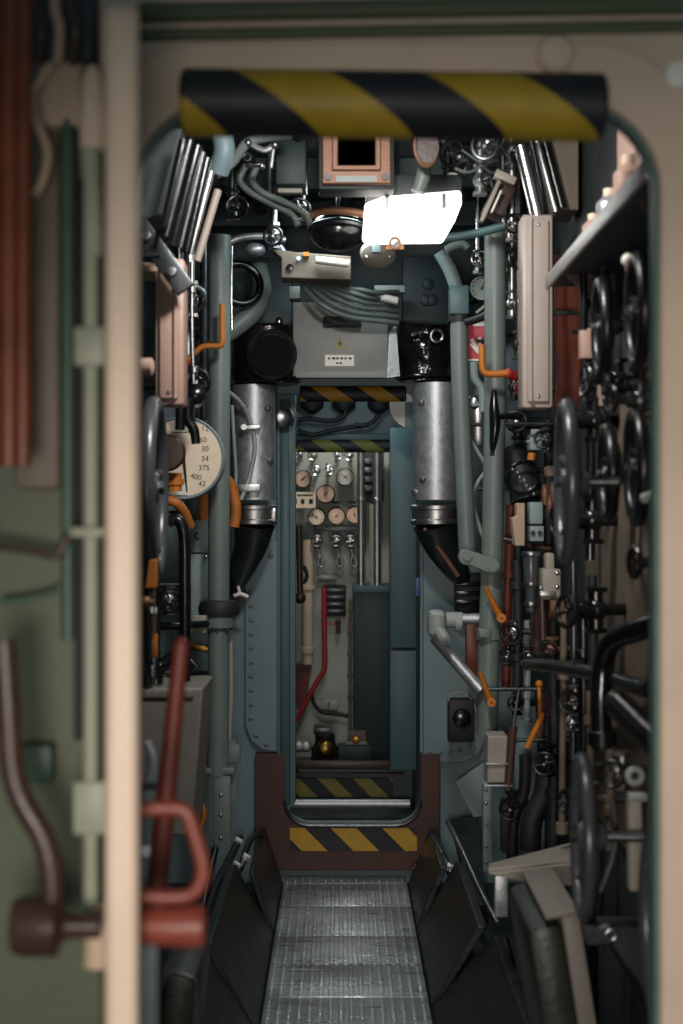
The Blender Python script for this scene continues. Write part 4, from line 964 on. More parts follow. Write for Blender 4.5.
for k, (px, py, yy, ax, sz, bm, wm, lab) in enumerate((
    (594, 420, 3.3, (-1, -.4, 0), .07, 'black', 'darkwheel', 'black valve at mid height left of the lower black handwheels'),
    (592, 520, 3.3, (-1, -.3, 0), .075, 'black', 'darkwheel', 'black valve on the wall beneath the lower left black handwheel'),
    (596, 610, 3.2, (-1, -.5, 0), .07, 'black', 'darkwheel', 'black valve right of the copper drum'),
    (617, 380, 3.0, (-1, -.2, 0), .06, 'black', 'darkwheel', 'black valve below the upper left black handwheel'),
    (640, 400, 2.7, (-1, -.2, 0), .05, 'darksteel', 'darkwheel', 'small dark valve near the jamb between two black handwheels'),
    (515, 632, 4.3, (-.4, -1, 0), .05, 'steel', 'darkwheel', 'steel valve left of the short dark red pipe'),
    (529, 658, 4.05, (-.2, -1, 0), .045, 'darksteel', 'darkwheel', 'dark valve at the left end of the level dark pipe'),
    (517, 704, 4.35, (-.2, -1, .2), .045, 'black', 'darkwheel', 'black valve above the dark red handled rod'),
    (552, 650, 3.95, (-.4, -1, 0), .05, 'copper', 'darkwheel', 'copper-brown valve left of the slim tan pipe'),
    (548, 440, 4.1, (-.4, -1, 0), .05, 'darksteel', 'darkwheel', 'dark valve between the white socket box and grey wheel'),
    (518, 425, 4.3, (-.2, -1, .1), .06, 'black', 'darkwheel', 'black valve above the motor housing beside pear-shaped lever'),
    (575, 700, 3.6, (-.4, -1, 0), .05, 'steel', 'darkwheel', 'steel valve just right of the slim tan pipe'),
    (571, 720, 3.62, (0, -1, 0), .04, 'chrome', 'chrome', 'tiny chrome valve by the slim tan pipe'),
    (548, 760, 4.0, (-.3, -1, 0), .06, 'black', 'darkwheel', 'black valve on the hanging black hose'),
    (512, 805, 4.3, (-.2, -1, 0), .06, 'rubber', 'darkwheel', 'dull black valve beside the foot rail of right pipe'),
    (590, 800, 3.0, (-1, -.4, 0), .05, 'steel', 'darkwheel', 'steel valve behind the low grey handwheel'),
    (622, 770, 2.8, (-.6, -1, 0), .05, 'steel', 'darkwheel', 'steel valve left of the forked rod'),
    (508, 655, 4.4, (-.2, -1, 0), .045, 'chrome', 'darkwheel', 'small chrome valve just right of the orange levers'),
    (520, 470, 4.5, (-.2, -1, 0), .05, 'steel', 'darkwheel', 'steel valve peeping out above the black motor housing'))):
    valve(lab, at(px, py, yy), ax, sz, bm, wm)
single(MB().obox(at(606, 470, 3.1), (.02, .05, .2), None, .004), 'gauge_bracket', 'tan', 'tan bracket plate between the lower pair of black handwheels', 'bracket')
# ================================================================== ABOVE AND BEYOND THE FAR DOORWAY
# lamp
Y = 3.95
t = thing('ceiling_lamp', 'glowing white box lamp hanging from the overhead', 'lamp', at(412, 240, Y))
MB().prism(P((363, 228, Y), (365, 203, Y), (384, 196, Y), (461, 190, Y), (462, 204, Y), (447, 230, Y), (370, 231, Y)), (0, .2, 0)).build('diffuser', 'lamp', t, .008)
MB().box(at(366, 198, Y + .03), at(458, 186, Y + .17), .004).build('mounting_plate', 'hull', t)
for px in (387, 444):
    MB().box(at(px - 2, 208, Y - .006), at(px + 2, 194, Y + .002)).build('clip', 'darksteel', t)
t = thing('pull_ring', 'small pinkish ring hanging under the glowing lamp', 'ring', at(395, 250, 4.0))
MB().ring(at(395, 243, 3.92), (.3, -1, 0), u(5, 4), u(1.6, 4), 20, 8).build('ring', 'pink', t)
MB().box(at(386, 250, 4.3), at(404, 245, 4.29)).build('tab', 'orange', t)
# copper window box
Y = 3.85
t = thing('inspection_window', 'square copper-brown framed window overhead beside the lamp', 'window box', at(357, 184, Y))
a, b, c, d = at(322, 184, Y), at(391, 126, Y), at(338, 166, Y), at(375, 128, Y)
MB().box(V(a.x - .01, Y + .02, a.z - .01), V(b.x + .01, Y + .12, b.z + .02), .006).build('case', 'hull', t)
MB().holed([(a.x, a.z), (b.x, a.z), (b.x, b.z), (a.x, b.z)], [(c.x, c.z), (d.x, c.z), (d.x, d.z), (c.x, d.z)], Y, Y + .03).build('frame', 'copper', t, .004)
MB().holed([(c.x - .016, c.z - .014), (d.x + .016, c.z - .014), (d.x + .016, d.z + .01), (c.x - .016, d.z + .01)], [(c.x, c.z), (d.x, c.z), (d.x, d.z), (c.x, d.z)], Y - .012, Y).build('inner_frame', 'copper', t, .003)
MB().box((c.x, Y + .02, c.z), (d.x, Y + .026, d.z)).build('pane', 'glass', t)
MB().box(at(336, 182, Y - .004), at(377, 176, Y)).build('name_plate', 'boxgrey', t)
for px, py in ((328, 177), (385, 177), (328, 132), (385, 132)):
    MB().hexa(at(px, py, Y), (0, -1, 0), u(4, Y), .008).build('bolt', 'brown', t)
t = thing('speaking_tube', 'brown oval speaking tube mouth right of the copper window', 'tube', at(420, 195, 3.75))
mth = MB().ring(at(426, 147, 3.7), (.25, -1, 0), u(15, 3.7), u(2.2, 3.7), 32, 8)
for v in mth.bm.verts: v.co.x = at(426, 0, 3.7).x + (v.co.x - at(426, 0, 3.7).x) * .8; v.co.z = at(0, 147, 3.7).z + (v.co.z - at(0, 147, 3.7).z) * 1.25
mth.build('rim', 'copper', t)
fn = MB().lathe([(u(13, 3.7), 0), (u(10, 3.7), .03), (u(5, 3.7), .06), (0, .065)], at(426, 147, 3.7), (0, 1, 0), 24)
for v in fn.bm.verts: v.co.z = at(0, 147, 3.7).z + (v.co.z - at(0, 147, 3.7).z) * 1.3
fn.build('funnel', 'brown', t)
MB().tube(P((426, 150, 3.78), (424, 172, 3.78), (418, 192, 3.78)), u(7.5, 3.75), 14).build('neck', 'pipegrey', t)
# ceiling clutter, centre
t = thing('signal_horn', 'glossy black dome hanging under the copper window', 'horn', at(338, 252, 4.2))
MB().sph(at(338, 232, 4.25), u(26, 4.25), (1.1, 1, .75), 24).build('dome', 'black', t)
MB().ring(at(338, 232, 4.25), (0, .2, 1), u(28.5, 4.25), .01, 36, 8).build('rim', 'darksteel', t)
single(MB().tube(P((312, 215, 4.1), (325, 211, 4.08), (345, 211, 4.06), (364, 214, 4.05)), u(4, 4.1), 10), 'conduit', 'copper', 'copper-brown conduit lying above the glossy black dome', 'pipe')
t = thing('lamp_bracket', 'grey bracket box with white tube lamp above electrical box', 'box', at(316, 281, 4.6))
MB().prism(P((270, 248, 4.6), (296, 252, 4.6), (351, 256, 4.6), (351, 280, 4.6), (281, 278, 4.6), (281, 258, 4.6)), (0, .1, 0)).build('case', 'tan', t, .004)
MB().cyl(at(316, 260, 4.57), at(349, 264, 4.57), u(4, 4.57), n=14).build('tube_lamp', 'white', t)
MB().box(at(303, 257, 4.6), at(309, 252, 4.58)).build('tag', 'orange', t)
MB().sph(at(298.5, 258.5, 4.59), u(2, 4.6)).build('pilot_light', 'led', t)
MB().lathe([(.012, 0), (.012, .008), (0, .01)], at(290, 268, 4.6), (0, -1, 0), 12).build('bolt', 'black', t)
t = thing('ceiling_rosette', 'pale round ceiling rosette right of the bracket lamp', 'fitting', at(378, 268, 4.65))
MB().lathe([(u(18, 4.65), 0), (u(17, 4.65), .02), (u(10, 4.65), .035), (0, .038)], at(378, 252, 4.62), (0, -.7, -1), 32).build('disc', 'beige', t)
bolts([at(367, 256, 4.6), at(390, 256, 4.6)], (0, -.7, -1), .008, .012, 'steel', t)
single(MB().box(at(372, 254, 4.55), at(381, 243, 4.52), .003), 'tag_plate', 'cabgrey', 'pale square tag hanging above the ceiling rosette', 'tag')
# electrical box with warning label
Y = 4.85
t = thing('electrical_box', 'grey electrical box with warning triangle above the far doorway', 'box', at(342, 380, Y))
MB().box(at(294, 379, Y + .1), at(388, 302, Y), .004).build('case', 'boardgrey', t)
MB().box(at(296, 378, Y), at(387, 371, Y - .008), .002).build('bottom_lip', 'boardgrey', t)
MB().prism(P((333, 349, Y - .002), (347, 349, Y - .002), (340, 336, Y - .002)), (0, .002, 0)).build('warning_triangle', 'yellow', t)
MB().prism(P((340.5, 339.5, Y - .003), (338, 344.5, Y - .003), (340, 344.5, Y - .003), (338.8, 348, Y - .003), (342, 343.2, Y - .003), (340.2, 343.2, Y - .003)), (0, .001, 0)).build('bolt_symbol', 'ink', t)
lb = MB().box(at(325, 366, Y - .002), at(354, 355, Y)).build('label_plate', 'white', t)
mk = MB()
for k, w in enumerate((2, 3.4, 2.6, 3, 2.2, 3.2)): mk.box(at(328 + 4.1 * k, 359.4, Y - .003), at(328 + 4.1 * k + w, 357.4, Y - .002))
for k in range(2): mk.box(at(336 + 3.6 * k, 364, Y - .003), at(338.6 + 3.6 * k, 362.4, Y - .002))
mk.build('print', 'ink', lb)
MB().box(at(323, 327, Y - .02), at(361, 317, Y), .006).build('cable_socket', 'rubber', t)
MB().box(at(290, 302, Y + .08), at(300, 286, Y), .003).build('mounting_lug', 'boxgrey', t)
MB().box(at(374, 295, Y + .06), at(405, 285, Y), .003).build('mounting_lug', 'boxgrey', t)
sh = MB().prism(P((389, 332, Y), (396, 324, Y), (400, 376, Y), (387, 378, Y)), (0, .01, 0))
single(sh, 'crinkled_foil', 'darksteel', 'crumpled silver foil edge right of the grey electrical box', 'foil')
single(MB().cyl(at(375, 296, 4.72), at(398, 301, 4.72), u(4, 4.72), n=14), 'tube_lamp', 'white', 'short white tube right of the cable bundle', 'lamp')
for k in range(6):
    x = 300 + 7.5 * k
    pipe('grey cable of the bundle fanning over the electrical box', P((x, 280, 4.72), (x + 9, 293 - k, 4.7), (x + 24, 306 - 3.2 * k, 4.68), (x + 50 - 2 * k, 317 - 4.8 * k, 4.7), (398, 323 - 6.2 * k, 4.76)), u(2.6, 4.7), 'cable', 'cable', 'cable', group='grey cables over the electrical box')
single(MB().box(at(252, 384, 5.1), at(292, 258, 5.06), .004), 'back_plate', 'tealdeep', 'blue-grey plate between the left elbow and electrical box', 'plate')
single(MB().sph(at(279, 322, 5.0), u(4, 5), (1, 1, 1.2)), 'dome_nut', 'chrome', 'bright dome nut at lower right of the left blue-grey plate', 'nut')
t = thing('back_plate', 'dark blue-grey plate right of the electrical box with faint bolts', 'plate', at(422, 325, 5.0))
MB().box(at(402, 326, 5.04), at(449, 256, 4.98), .004).build('plate', 'tealdeep', t)
bolts([at(428, 284, 4.98), at(432, 300, 4.98), at(426, 300, 4.98)], (0, -1, 0), .022, .01, 'tealdeep', t)
# left overhead
single(MB().box(at(278, 196, 4.2), at(306, 138, 4.05), .005), 'relay_cabinet', 'tealdeep', 'dark green cabinet overhead left of the copper window', 'cabinet')
single(MB().box(at(278, 194, 4.04), at(302, 188, 4.02), .002), 'label_strip', 'beige', 'beige strip along the foot of the dark green cabinet', 'label')
for k, (dx, dy) in enumerate(((0, 0), (12, -2))):
    pipe('%s grey-green cable curving down from the left overhead' % ('outer' if k == 0 else 'inner'), P((246 + dx, 165, 3.9), (240 + dx, 180, 3.9), (250 + dx, 192, 3.92), (272 + dx, 204 + dy, 3.95), (292 + dx, 215 + dy, 4.0 + dx * .006), (298 + dx, 226 + dy, 4.0 + dx * .006)), u(3.4, 3.9), 'cable', 'cable', 'cable')
pipe('grey pipe bending across the overhead above the silver valve', P((214, 175, 3.7), (222, 170, 3.72), (234, 160, 3.75), (246, 144, 3.78), (262, 138, 3.8), (290, 135, 3.85)), u(5, 3.75), 'pipegrey', 'pipe', 'pipe')
pipe('thick grey-green duct stub beside the left overhead rack', P((222, 135, 3.6), (224, 152, 3.6), (218, 172, 3.62)), u(11, 3.6), 'teal', 'pipe', 'pipe')
t = thing('linkage', 'small bright steel linkage overhead on the left', 'linkage', at(262, 172, 3.8))
MB().tube(P((248, 142, 3.78), (258, 148, 3.78), (266, 150, 3.78), (274, 145, 3.78)), u(3, 3.8), 8).build('link', 'galv', t)
MB().cyl(at(274, 145, 3.78), at(271, 168, 3.78), u(2, 3.8)).build('link', 'galv', t)
MB().sph(at(275, 145, 3.77), u(4, 3.8)).sph(at(248, 143, 3.77), u(4, 3.8)).build('joint', 'steel', t)
MB().box(at(245, 168, 3.8), at(262, 164, 3.76), .002).sph(at(262, 166, 3.77), u(3.4, 3.8)).build('arm', 'steel', t)
MB().ring(at(247, 157, 3.78), (0, -1, 0), u(3.6, 3.8), u(1.2, 3.8), 16, 8).build('eye', 'darksteel', t)
# right overhead
t = thing('spot_fitting', 'tan boxed lamp fitting tilted overhead right of the glowing lamp', 'lamp', at(496, 222, 3.9))
Rz = Matrix.Rotation(math.radians(24), 4, 'Y')
MB().obox(at(499, 200, 3.95), (u(22, 3.9), .1, u(36, 3.9)), Rz, .006).build('hood', 'brown', t)
MB().obox(at(490, 202, 3.88), (u(4, 3.9), .03, u(44, 3.9)), Rz, .002).build('bracket', 'beige', t)
MB().obox(at(505, 178, 3.88), (u(22, 3.9), .03, u(8, 3.9)), Rz, .002).build('bracket', 'beige', t)
MB().obox(at(496, 202, 3.87), (u(2, 3.9), .02, u(24, 3.9)), Rz, .001).build('reflector_strip', 'white', t)
for k, (px, py, yy, ax, s, bm, wm, lab) in enumerate((
    (490, 142, 3.9, (-.3, -1, -.4), .07, 'steel', 'darksteel', 'silver valve overhead under the right end of striped pad'),
    (480, 180, 4.1, (.4, -1, -.2), .06, 'galv', 'darksteel', 'pale valve overhead left of the tan lamp fitting'),
    (465, 160, 4.1, (-.6, -1, 0), .07, 'darksteel', 'darksteel', 'dark valve overhead between speaking tube and silver valve'),
    (478, 262, 4.55, (0, -1, 0), .05, 'chrome', 'chrome', 'small chrome valve left of the top of the right pipe'),
    (448, 180, 4.2, (.2, -.6, -1), .06, 'darksteel', 'darksteel', 'dark valve just above the right end of the glowing lamp'),
    (512, 150, 3.9, (.2, -1, -.3), .06, 'darksteel', 'black', 'dark valve overhead beside the glossy slanting rods'),
    (512, 228, 3.95, (0, -1, 0), .05, 'steel', 'black', 'small steel valve below the tan lamp fitting'),
    (503, 262, 4.4, (.6, -1, 0), .06, 'chrome', 'darksteel', 'chrome valve right of the right grey pipe, topmost there'),
    (512, 305, 4.4, (.6, -1, 0), .06, 'steel', 'darksteel', 'steel valve right of the right grey pipe, below the chrome one'),
    (519, 345, 4.35, (.5, -1, .1), .06, 'darksteel', 'red', 'valve with small red wheel right of the crank handle'),
    (514, 388, 4.35, (.4, -1, -.1), .05, 'darksteel', 'red', 'valve with small red wheel below the right crank handle'),
    (444, 136, 4.2, (0, -1, -.3), .06, 'darksteel', 'black', 'black-wheeled valve overhead right beside the speaking tube'),
    (300, 205, 4.3, (0, -1, -.4), .06, 'darksteel', 'darksteel', 'dark valve overhead beside the two curving cables'),
    (232, 205, 4.2, (.3, -1, -.3), .06, 'darksteel', 'black', 'dark valve overhead right of the left rod rack'),
    (274, 236, 4.5, (0, -1, -.2), .055, 'steel', 'darksteel', 'steel valve overhead at the left end of bracket box'))):
    valve(lab, at(px, py, yy), ax, s, bm, wm)
single(MB().tube(P((434, 178, 4.0), (444, 178, 4.0), (450, 174, 4.0), (457, 175, 4.0)), u(2.6, 4), 8, flat=.6), 'clip_strip', 'white', 'white bent strip just above the glowing lamp', 'strip')
pipe('thin dark cable looping overhead on the right', P((455, 168, 3.9), (470, 172, 3.9), (488, 160, 3.9), (500, 148, 3.9), (505, 135, 3.9)), u(1.5, 3.9), 'cable', 'cable', 'cable')
pipe('second thin dark cable sagging behind the tan lamp fitting', P((462, 150, 4.0), (476, 160, 4.0), (492, 172, 4.0), (506, 170, 4.0)), u(1.5, 3.9), 'cable', 'cable', 'cable')
pipe('dark green pipe running level below the tan lamp fitting', P((436, 238, 4.3), (462, 236, 4.28), (490, 230, 4.2), (518, 222, 4.1)), u(4.5, 4.2), 'tealdark', 'pipe', 'pipe')
mb = MB().tube(P((446, 250, 4.5), (454, 246, 4.5), (463, 244, 4.5), (468, 248, 4.5)), u(4, 4.5), 12).tube(P((440, 252, 4.55), (450, 270, 4.55), (458, 292, 4.55)), u(7, 4.5), 14)
single(mb, 'pipe_elbow', 'cabgrey', 'pale grey elbow above the square-capped pipe on the right', 'fitting')
gauge('small greenish dial half hidden by the right grey pipe', at(482, 288, 4.6), u(14, 4.6), 'cabgrey', 'black', 1.2)
t = thing('toggle_bar', 'thin pale bar with black knob beside the greenish dial', 'lever', at(478, 310, 4.5))
MB().cyl(at(476, 313, 4.5), at(486, 305, 4.5), u(1.5, 4.5)).build('bar', 'boxgrey', t)
MB().tube(P((467, 322, 4.45), (480, 318, 4.4), (502, 306, 4.35)), u(4, 4.4), 10).build('strap', 'rubber', t)
# run of pipes along the ceiling
for k, (x, z, r, m) in enumerate(((-.28, 2.385, .02, 'tealdeep'), (-.12, 2.39, .018, 'rubber'), (.02, 2.385, .02, 'tealdeep'), (.34, 2.385, .02, 'rubber'), (.56, 2.38, .02, 'tealdeep'), (-.58, 2.38, .02, 'rubber'))):
    w = ('left of the middle', 'above the black dome', 'above the copper window', 'right of the lamp', 'over the right rack', 'over the left rack')[k]
    pipe('dark pipe running lengthwise overhead, ' + w, [V(x, 2.1, z), V(x, 5.15, z)], r, m, 'pipe', 'pipe', [(V(x, y, z), V(0, 1, 0), .03) for y in (3.4, 4.6)], sub=1)
# ---------------- far doorway: pads and painted bands
t = None
mb = MB()
pf = [V(0, .018 * math.cos(a), .028 * math.sin(a)) for a in [2 * PI * k / 20 for k in range(20)]]
a, b = at(300, 394, 5.14), at(406, 394, 5.14)
mb.prism([a + p for p in pf], (b.x - a.x, 0, 0))
tag(mb.build('warning_pad', stripes('far_hazard_bands', .17, 1.4, .47, (190, 140, 34)), None, .004, 50), 'narrow black and yellow padded bar at top of the far doorway', 'padding')
a, b = at(297, 446, 6.14), at(398, 446, 6.14)
mb = MB(); mb.prism([a + p for p in pf], (b.x - a.x, 0, 0))
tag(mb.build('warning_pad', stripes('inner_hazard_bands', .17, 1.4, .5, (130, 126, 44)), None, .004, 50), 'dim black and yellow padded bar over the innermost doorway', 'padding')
a, b = at(290, 851, 5.158), at(417, 828, 5.158)
tag(MB().box(a, V(b.x, 5.162, b.z)).build('warning_strip', stripes('sill_hazard_bands', .187, 1.0, .0, (196, 150, 40)), None), 'flat black and yellow warning strip on the far door sill', 'marking')
a, b = at(296, 797, 6.19), at(393, 778, 6.19)
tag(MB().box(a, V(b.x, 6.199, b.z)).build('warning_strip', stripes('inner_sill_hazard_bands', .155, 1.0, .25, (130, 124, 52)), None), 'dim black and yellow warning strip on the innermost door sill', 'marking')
# cables and lamp holders on the bulkhead above the inner doorway
for k, (px, w) in enumerate(((312, 'left'), (344, 'middle'), (379, 'right'))):
    t = thing('cable_gland', '%s black cable gland above the innermost doorway' % w, 'fitting', at(px, 415, 6.1))
    MB().lathe([(.05, .08), (.05, .03), (.03, .01), (.02, 0)], at(px, 412, 6.12), (0, .5, 1), 18).build('socket', 'rubber', t)
for pts, lab in ((((298, 420, 6.12), (310, 419, 6.12), (330, 421, 6.12), (344, 416, 6.12), (345, 408, 6.12)), 'short black cable linking left and middle glands'),
                 (((298, 430, 6.12), (312, 435, 6.12), (330, 431, 6.12), (352, 427, 6.12), (370, 424, 6.12), (379, 414, 6.12)), 'long black cable sagging across above the innermost doorway')):
    pipe(lab, P(*pts), u(2.2, 6.1), 'rubber', 'cable', 'cable')
single(MB().box(at(354, 427, 6.11), at(366, 423, 6.09), .003), 'cable_joint', 'rubber', 'black joint on the long sagging cable', 'fitting')
single(MB().box(at(296, 441, 6.15), at(396, 434, 6.19), .004), 'lintel_beam', 'tealdark', 'blue-grey beam under the sagging cables', 'beam')
t = thing('fan_guard', 'pale disc edge beside the top right of the far doorway', 'disc', at(408, 430, 5.4))
MB().lathe([(.09, 0), (.095, .01), (.05, .02), (0, .022)], at(415, 404, 5.32), (-.2, -1, 0), 28).build('disc', 'white', t)
MB().box(at(405, 428, 5.31), at(413, 402, 5.29), .003).build('side_bracket', 'teal', t)
MB().lathe([(u(9, 5.1), 0), (u(10, 5.1), .015), (u(6, 5.1), .025), (0, .03)], at(284, 418, 5.12), (.6, -1, 0), 24).build('mirror_disc', 'steel', None).name = 'round_cover'
o = bpy.data.objects['round_cover']; tag(o, 'round steel cover at the upper left corner of the far doorway', 'cover')
t = thing('door_clamp', 'dark handle clamp inside the left edge of the far doorway', 'handle', at(300, 605, 6.0))
MB().tube(P((297, 568, 6.0), (303, 566, 6.0), (307, 575, 6.0), (304, 582, 6.0), (298, 582, 6.0)), u(2, 6), 8).build('loop', 'rubber', t)
MB().cyl(at(300, 602, 6.0), at(299, 525, 6.0), u(3.2, 6), n=12).sph(at(300, 598, 6.0), u(6, 6)).build('bar', 'brown', t)
# ---------------- gauges and pipes on the end wall
Y = 7.5
for px, py, r, dm, nd, lab in ((303, 479, 9, 'dialpink', .7, 'pinkish gauge at the upper left of the gauge board'),
                               (345, 477, 9, 'white', 2.4, 'whitish gauge at the upper right of the gauge board'),
                               (325.5, 494, 9.5, 'dialpink', .9, 'pinkish gauge in the middle of the gauge board'),
                               (316.5, 517, 9, 'dial', 2.5, 'pale gauge at the left of the bottom gauge row'),
                               (336.5, 516, 9, 'dialpink', .7, 'pinkish gauge in the centre of the bottom gauge row'),
                               (354.5, 515, 9, 'dialpink', 1.8, 'pinkish gauge at right of bottom row behind a pipe')):
    gauge(lab, at(px, py, Y), u(r, Y), dm, 'black', nd)
t = thing('notice_sign', 'cream pictogram notice at the left edge of gauge board', 'sign', at(306, 508, 7.45))
MB().box(at(294, 508, 7.46), at(315.5, 492, 7.45)).build('plate', 'dial', t)
mk = MB().box(at(297, 496, 7.449), at(313, 494.5, 7.448))
mk.box(at(301, 504, 7.449), at(304.5, 499, 7.448)).box(at(309, 504, 7.449), at(313, 499, 7.448)).box(at(296, 504, 7.449), at(297, 499, 7.448))
mk.build('pictogram', 'ink', t)
for k, (px, py, lab) in enumerate(((300, 455, 'leftmost'), (313, 456, 'second'), (337, 455, 'third'), (350, 456, 'fourth'), (316, 471, 'lower left'), (328, 470, 'lower right'))):
    valve('small chrome valve over the gauges, %s of the cluster' % lab, at(px, py, 7.4), (.15 * (k % 3 - 1), -1, 0), .045, 'chrome', 'chrome')
for k, (px, lab) in enumerate(((317, 'left'), (336, 'middle'), (350, 'right'))):
    valve('steel gauge valve below the bottom gauge row, %s one' % lab, at(px, 541, 7.42), (0, -1, 0), .055, 'steel', 'steel')
    pipe('looped steel tube hanging under the %s gauge valve' % lab, P((px, 545, 7.42), (px + 3, 555, 7.42), (px + 7, 562, 7.42), (px + 5, 567, 7.42), (px + 1, 563, 7.42), (px + 3, 554, 7.42)), u(1.4, 7.4), 'steel', 'tube', 'pipe')
single(MB().box(at(313, 531, 7.48), at(360, 527, 7.42), .003), 'gauge_rail', 'darksteel', 'dark rail under the bottom gauge row', 'rail')
for px, lab in ((336, 'left'), (352, 'right')):
    single(MB().box(at(px - 4, 504, 7.62), at(px + 4, 501, 7.6)), 'gauge_plate', 'ink', '%s small dark name plate above the bottom gauges' % lab, 'plate')
for px, w, m, y1, lab in ((361, 4, 'steel', 592, 'left bright vertical pipe right of the gauges'), (377, 4.3, 'steel', 592, 'right bright vertical pipe right of the gauges'), (372, 2.5, 'beige', 592, 'slim pale vertical pipe between the two bright pipes')):
    pipe(lab, P((px, 448 if m == 'steel' else 504, 7.2), (px, y1, 7.2)), u(w, 7.2), m, 'pipe', 'pipe', [(at(px, 500, 7.2), V(0, 0, 1), .02)] if m == 'steel' else (), sub=1, fr=1.25)
t = thing('fuse_board', 'dark fuse panel between the two bright pipes', 'panel', at(368, 500, 7.4))
MB().box(at(357, 502, 7.5), at(384, 448, 7.44), .004).build('board', 'rubber', t)
for k in range(4): MB().box(at(362, 464 + 9 * k, 7.44), at(374, 459 + 9 * k, 7.42), .003).build('fuse', 'darksteel', t)
t = thing('dark_cabinet', 'tall dark green cabinet beyond the innermost doorway', 'cabinet', at(372, 745, 7.1))
MB().box(at(353, 768, 7.4), at(391, 588, 7.1), .006).build('case', 'tealdeep', t)
MB().box(at(352, 590, 7.4), at(392, 586, 7.09), .003).build('top_rim', 'tealdark', t)
single(MB().box(at(389, 600, 7.6), at(400, 440, 7.3), .004), 'rack_frame', 'darksteel', 'dark rack right of the bright pipes', 'rack')
t = thing('vent_grille', 'black louvred grille behind the red pipe on end wall', 'grille', at(335, 616, 7.6))
MB().box(at(323, 616, 7.62), at(346, 585, 7.6), .003).build('frame', 'rubber', t)
for k in range(4): MB().box(at(325, 592 + 7 * k, 7.6), at(344, 588.5 + 7 * k, 7.585), .002).build('slat', 'darksteel', t)
pipe('bright red pipe kinked down to the left on the end wall', P((324, 587, 7.45), (324.5, 640, 7.45), (324.5, 668, 7.45), (318, 680, 7.45), (306, 702, 7.45), (296, 722, 7.45)), u(2.7, 7.45), 'red', 'pipe', 'pipe', sub=3)
t = thing('red_tap', 'small red tap beside the red pipe', 'tap', at(338, 635, 7.45))
MB().cyl(at(326, 624, 7.45), at(336, 624, 7.45), u(1, 7.45)).build('spout', 'red', t)
MB().cyl(at(338, 634, 7.45), at(338, 622, 7.45), u(2.4, 7.45)).sph(at(338, 622, 7.45), u(3, 7.45)).build('tap_body', 'primer', t)
pipe('wide cream vertical pipe at the left of the end wall', P((308, 540, 7.4), (308, 664, 7.4)), u(5.5, 7.4), 'cream', 'pipe', 'pipe', [(at(308, 588, 7.4), V(0, 0, 1), .02), (at(308, 650, 7.4), V(0, 0, 1), .03)], sub=1, fr=1.25)
single(MB().prism(P((296, 704, 7.55), (296, 664, 7.55), (312, 664, 7.55), (306, 704, 7.55)), (0, .03, 0)), 'cover_plate', 'rust', 'red-brown plate under the wide cream pipe', 'plate')
single(MB().cyl(at(317, 578, 7.5), at(336, 578, 7.5), u(3.5, 7.5), n=14), 'label_tube', 'boxgrey', 'short pale grey roller above the black grille', 'roller')
pipe('black hose sagging across the bottom of the end wall', P((311, 690, 7.5), (314, 704, 7.5), (322, 712, 7.5), (336, 714, 7.5), (348, 716, 7.5)), u(2, 7.5), 'rubber', 'hose', 'hose')
single(MB().box(at(318, 708, 7.62), at(338, 700, 7.56), .006), 'ledge', 'panelgrey', 'pale ledge above the sagging black hose', 'ledge')
pipe('beaded tan vertical tube left of the dark green cabinet', P((350, 600, 7.3), (350, 730, 7.3)), u(1.8, 7.3), 'tan', 'tube', 'pipe', [(at(350, 610 + 22 * k, 7.3), V(0, 0, 1), .02) for k in range(5)], sub=1)
t = thing('pump', 'brass-topped dark pump on the floor beyond the doorway', 'pump', at(325, 768, 7.2))
MB().lathe([(.07, 0), (.07, .1), (.05, .13), (.05, .17), (.02, .19)], at(325, 768, 7.2), (0, 0, 1), 20).build('body', 'rubber', t)
MB().lathe([(.03, 0), (.045, .03), (.03, .07), (.012, .08)], at(324, 750, 7.05), (.2, -1, .3), 16).build('bonnet', 'brass', t)
MB().box(at(314, 732, 7.1), at(332, 728, 7.0), .003).build('top_bar', 'darksteel', t)
t = thing('contact_box', 'small tan box with brass knob by the dark green cabinet', 'box', at(356, 748, 7.0))
MB().box(at(348, 748, 7.05), at(366, 732, 6.98), .006).build('case', 'tan', t)
MB().lathe([(.022, 0), (.018, .014), (0, .018)], at(356, 740, 6.98), (0, -1, 0), 16).build('knob', 'brass', t)
MB().box(at(346, 744, 6.985), at(367, 742, 6.97)).build('ledge', 'beige', t)
single(MB().box(at(338, 775, 7.05), at(372, 746, 6.95), .006), 'gear_box', 'tealdeep', 'dark green gear box under the small tan box', 'box')
for px, lab in ((299, 'left'), (306, 'right')):
    single(MB().lathe([(.02, 0), (.03, .02), (.02, .04), (0, .045)], at(px, 746, 7.0), (0, -1, .1), 14), 'end_plug', 'galv', '%s of two bright caps low inside the doorway' % lab, 'cap')

# ================================================================== CAMERA, LIGHT
# dark sheet added over the far bulkhead's upper part, in place of shade
struct(MB().box((-.66, 5.13, at(0, 335, 5.13).z), (.66, YF, 2.42)), 'wall_back_shade', 'tealdeep', None, .004)

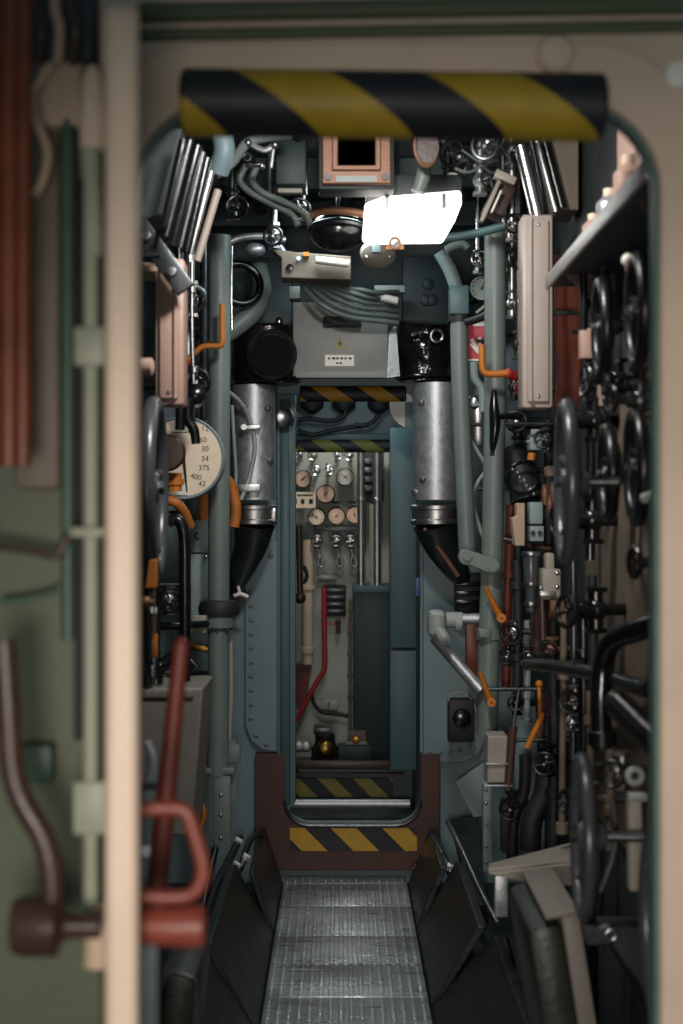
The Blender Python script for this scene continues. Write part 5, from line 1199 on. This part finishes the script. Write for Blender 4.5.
# short studs that carry whatever hangs clear of the structure
bpy.context.view_layer.update()
def wbox(o):
    lo, hi = [1e9] * 3, [-1e9] * 3
    for q in [o] + list(o.children_recursive):
        if q.type != 'MESH': continue
        for c in q.bound_box:
            w = q.matrix_world @ Vector(c)
            for i in range(3): lo[i] = min(lo[i], w[i]); hi[i] = max(hi[i], w[i])
    return lo, hi
tops = [(o, *wbox(o)) for o in list(C.objects) if o.parent is None and (o.type in ('MESH', 'EMPTY'))]
for o, lo, hi in tops:
    if 'category' not in o.keys() or lo[2] < .03 or hi[2] > 2.35: continue
    gap = 1e9
    for q, a, b in tops:
        if q is o or b[0] <= lo[0] or a[0] >= hi[0] or b[1] <= lo[1] or a[1] >= hi[1]: continue
        if a[2] <= lo[2] <= b[2]: gap = 0
        elif b[2] <= lo[2]: gap = min(gap, lo[2] - b[2])
    if gap <= .05: continue
    c = Vector([(a + b) / 2 for a, b in zip(lo, hi)])
    if c.y < YN: e = V(c.x, YN, c.z)
    elif c.y > YI: e = V(c.x, YE, c.z)
    elif c.y > YF: e = V(c.x, YI, c.z)
    else:
        e = min((V(math.copysign(.66, c.x), c.y, c.z), V(c.x, c.y, 2.42), V(c.x, YF, c.z)), key=lambda p: (p - c).length)
    MB().cyl(c, e, .006, n=8).build('mounting_stud', 'darksteel', o)

cam = bpy.data.cameras.new('camera'); co = bpy.data.objects.new('camera', cam); C.objects.link(co)
cam.lens = 50.0; cam.sensor_width = 36.0; cam.sensor_fit = 'AUTO'
co.location = (0, 0, EYE); co.rotation_euler = (PI / 2, 0, 0)
cam.shift_y = (PY0 - 512.0) / 1024.0; cam.shift_x = (341.5 - PX0) / 1024.0
cam.clip_start = .05; cam.clip_end = 60
cam.dof.use_dof = True; cam.dof.focus_distance = 5.0; cam.dof.aperture_fstop = 2.9
bpy.context.scene.camera = co

def light(name, kind, loc, power, col, size=.2, target=None, **k):
    l = bpy.data.lights.new(name, kind); l.energy = power; l.color = col
    if kind == 'AREA': l.size = size
    elif kind in ('POINT', 'SPOT'): l.shadow_soft_size = size
    for a, b in k.items(): setattr(l, a, b)
    o = bpy.data.objects.new(name, l); C.objects.link(o); o.location = loc
    if target is not None: o.rotation_euler = (Vector(target) - Vector(loc)).to_track_quat('-Z', 'Y').to_euler()
    return o
WARM, COOL, NEUT = (1., .91, .84), (.80, .95, 1.), (1., .95, .88)
light('near_lamp', 'SPOT', (-.1, -.25, 1.08), 150, WARM, .2, (.12, 1.95, .85), spot_size=math.radians(67), spot_blend=1.)
light('passage_lamp', 'AREA', (.05, 2.75, 2.28), 17, (1., .98, .95), .16, (0, 4.9, .45))
light('middle_lamp', 'AREA', (-.02, 4.45, 2.3), 4, COOL, .2, (-.02, 4.4, 0))
light('end_lamp', 'POINT', (.0, 6.85, 2.05), 19, NEUT, .12)
light('lobby_lamp', 'POINT', (.05, 5.5, 1.86), 3.5, COOL, .06)

w = bpy.data.worlds.new('world'); bpy.context.scene.world = w; w.use_nodes = True
bg = w.node_tree.nodes['Background']; bg.inputs[0].default_value = (.55, .75, .82, 1); bg.inputs[1].default_value = .14
sc = bpy.context.scene
sc.view_settings.view_transform = 'Standard'; sc.view_settings.look = 'None'
sc.view_settings.gamma = 1.; sc.view_settings.exposure = 0.; sc.view_settings.use_curve_mapping = False
sc.cycles.use_denoising = True
sc.cycles.max_bounces = 6; sc.cycles.sample_clamp_indirect = 4.
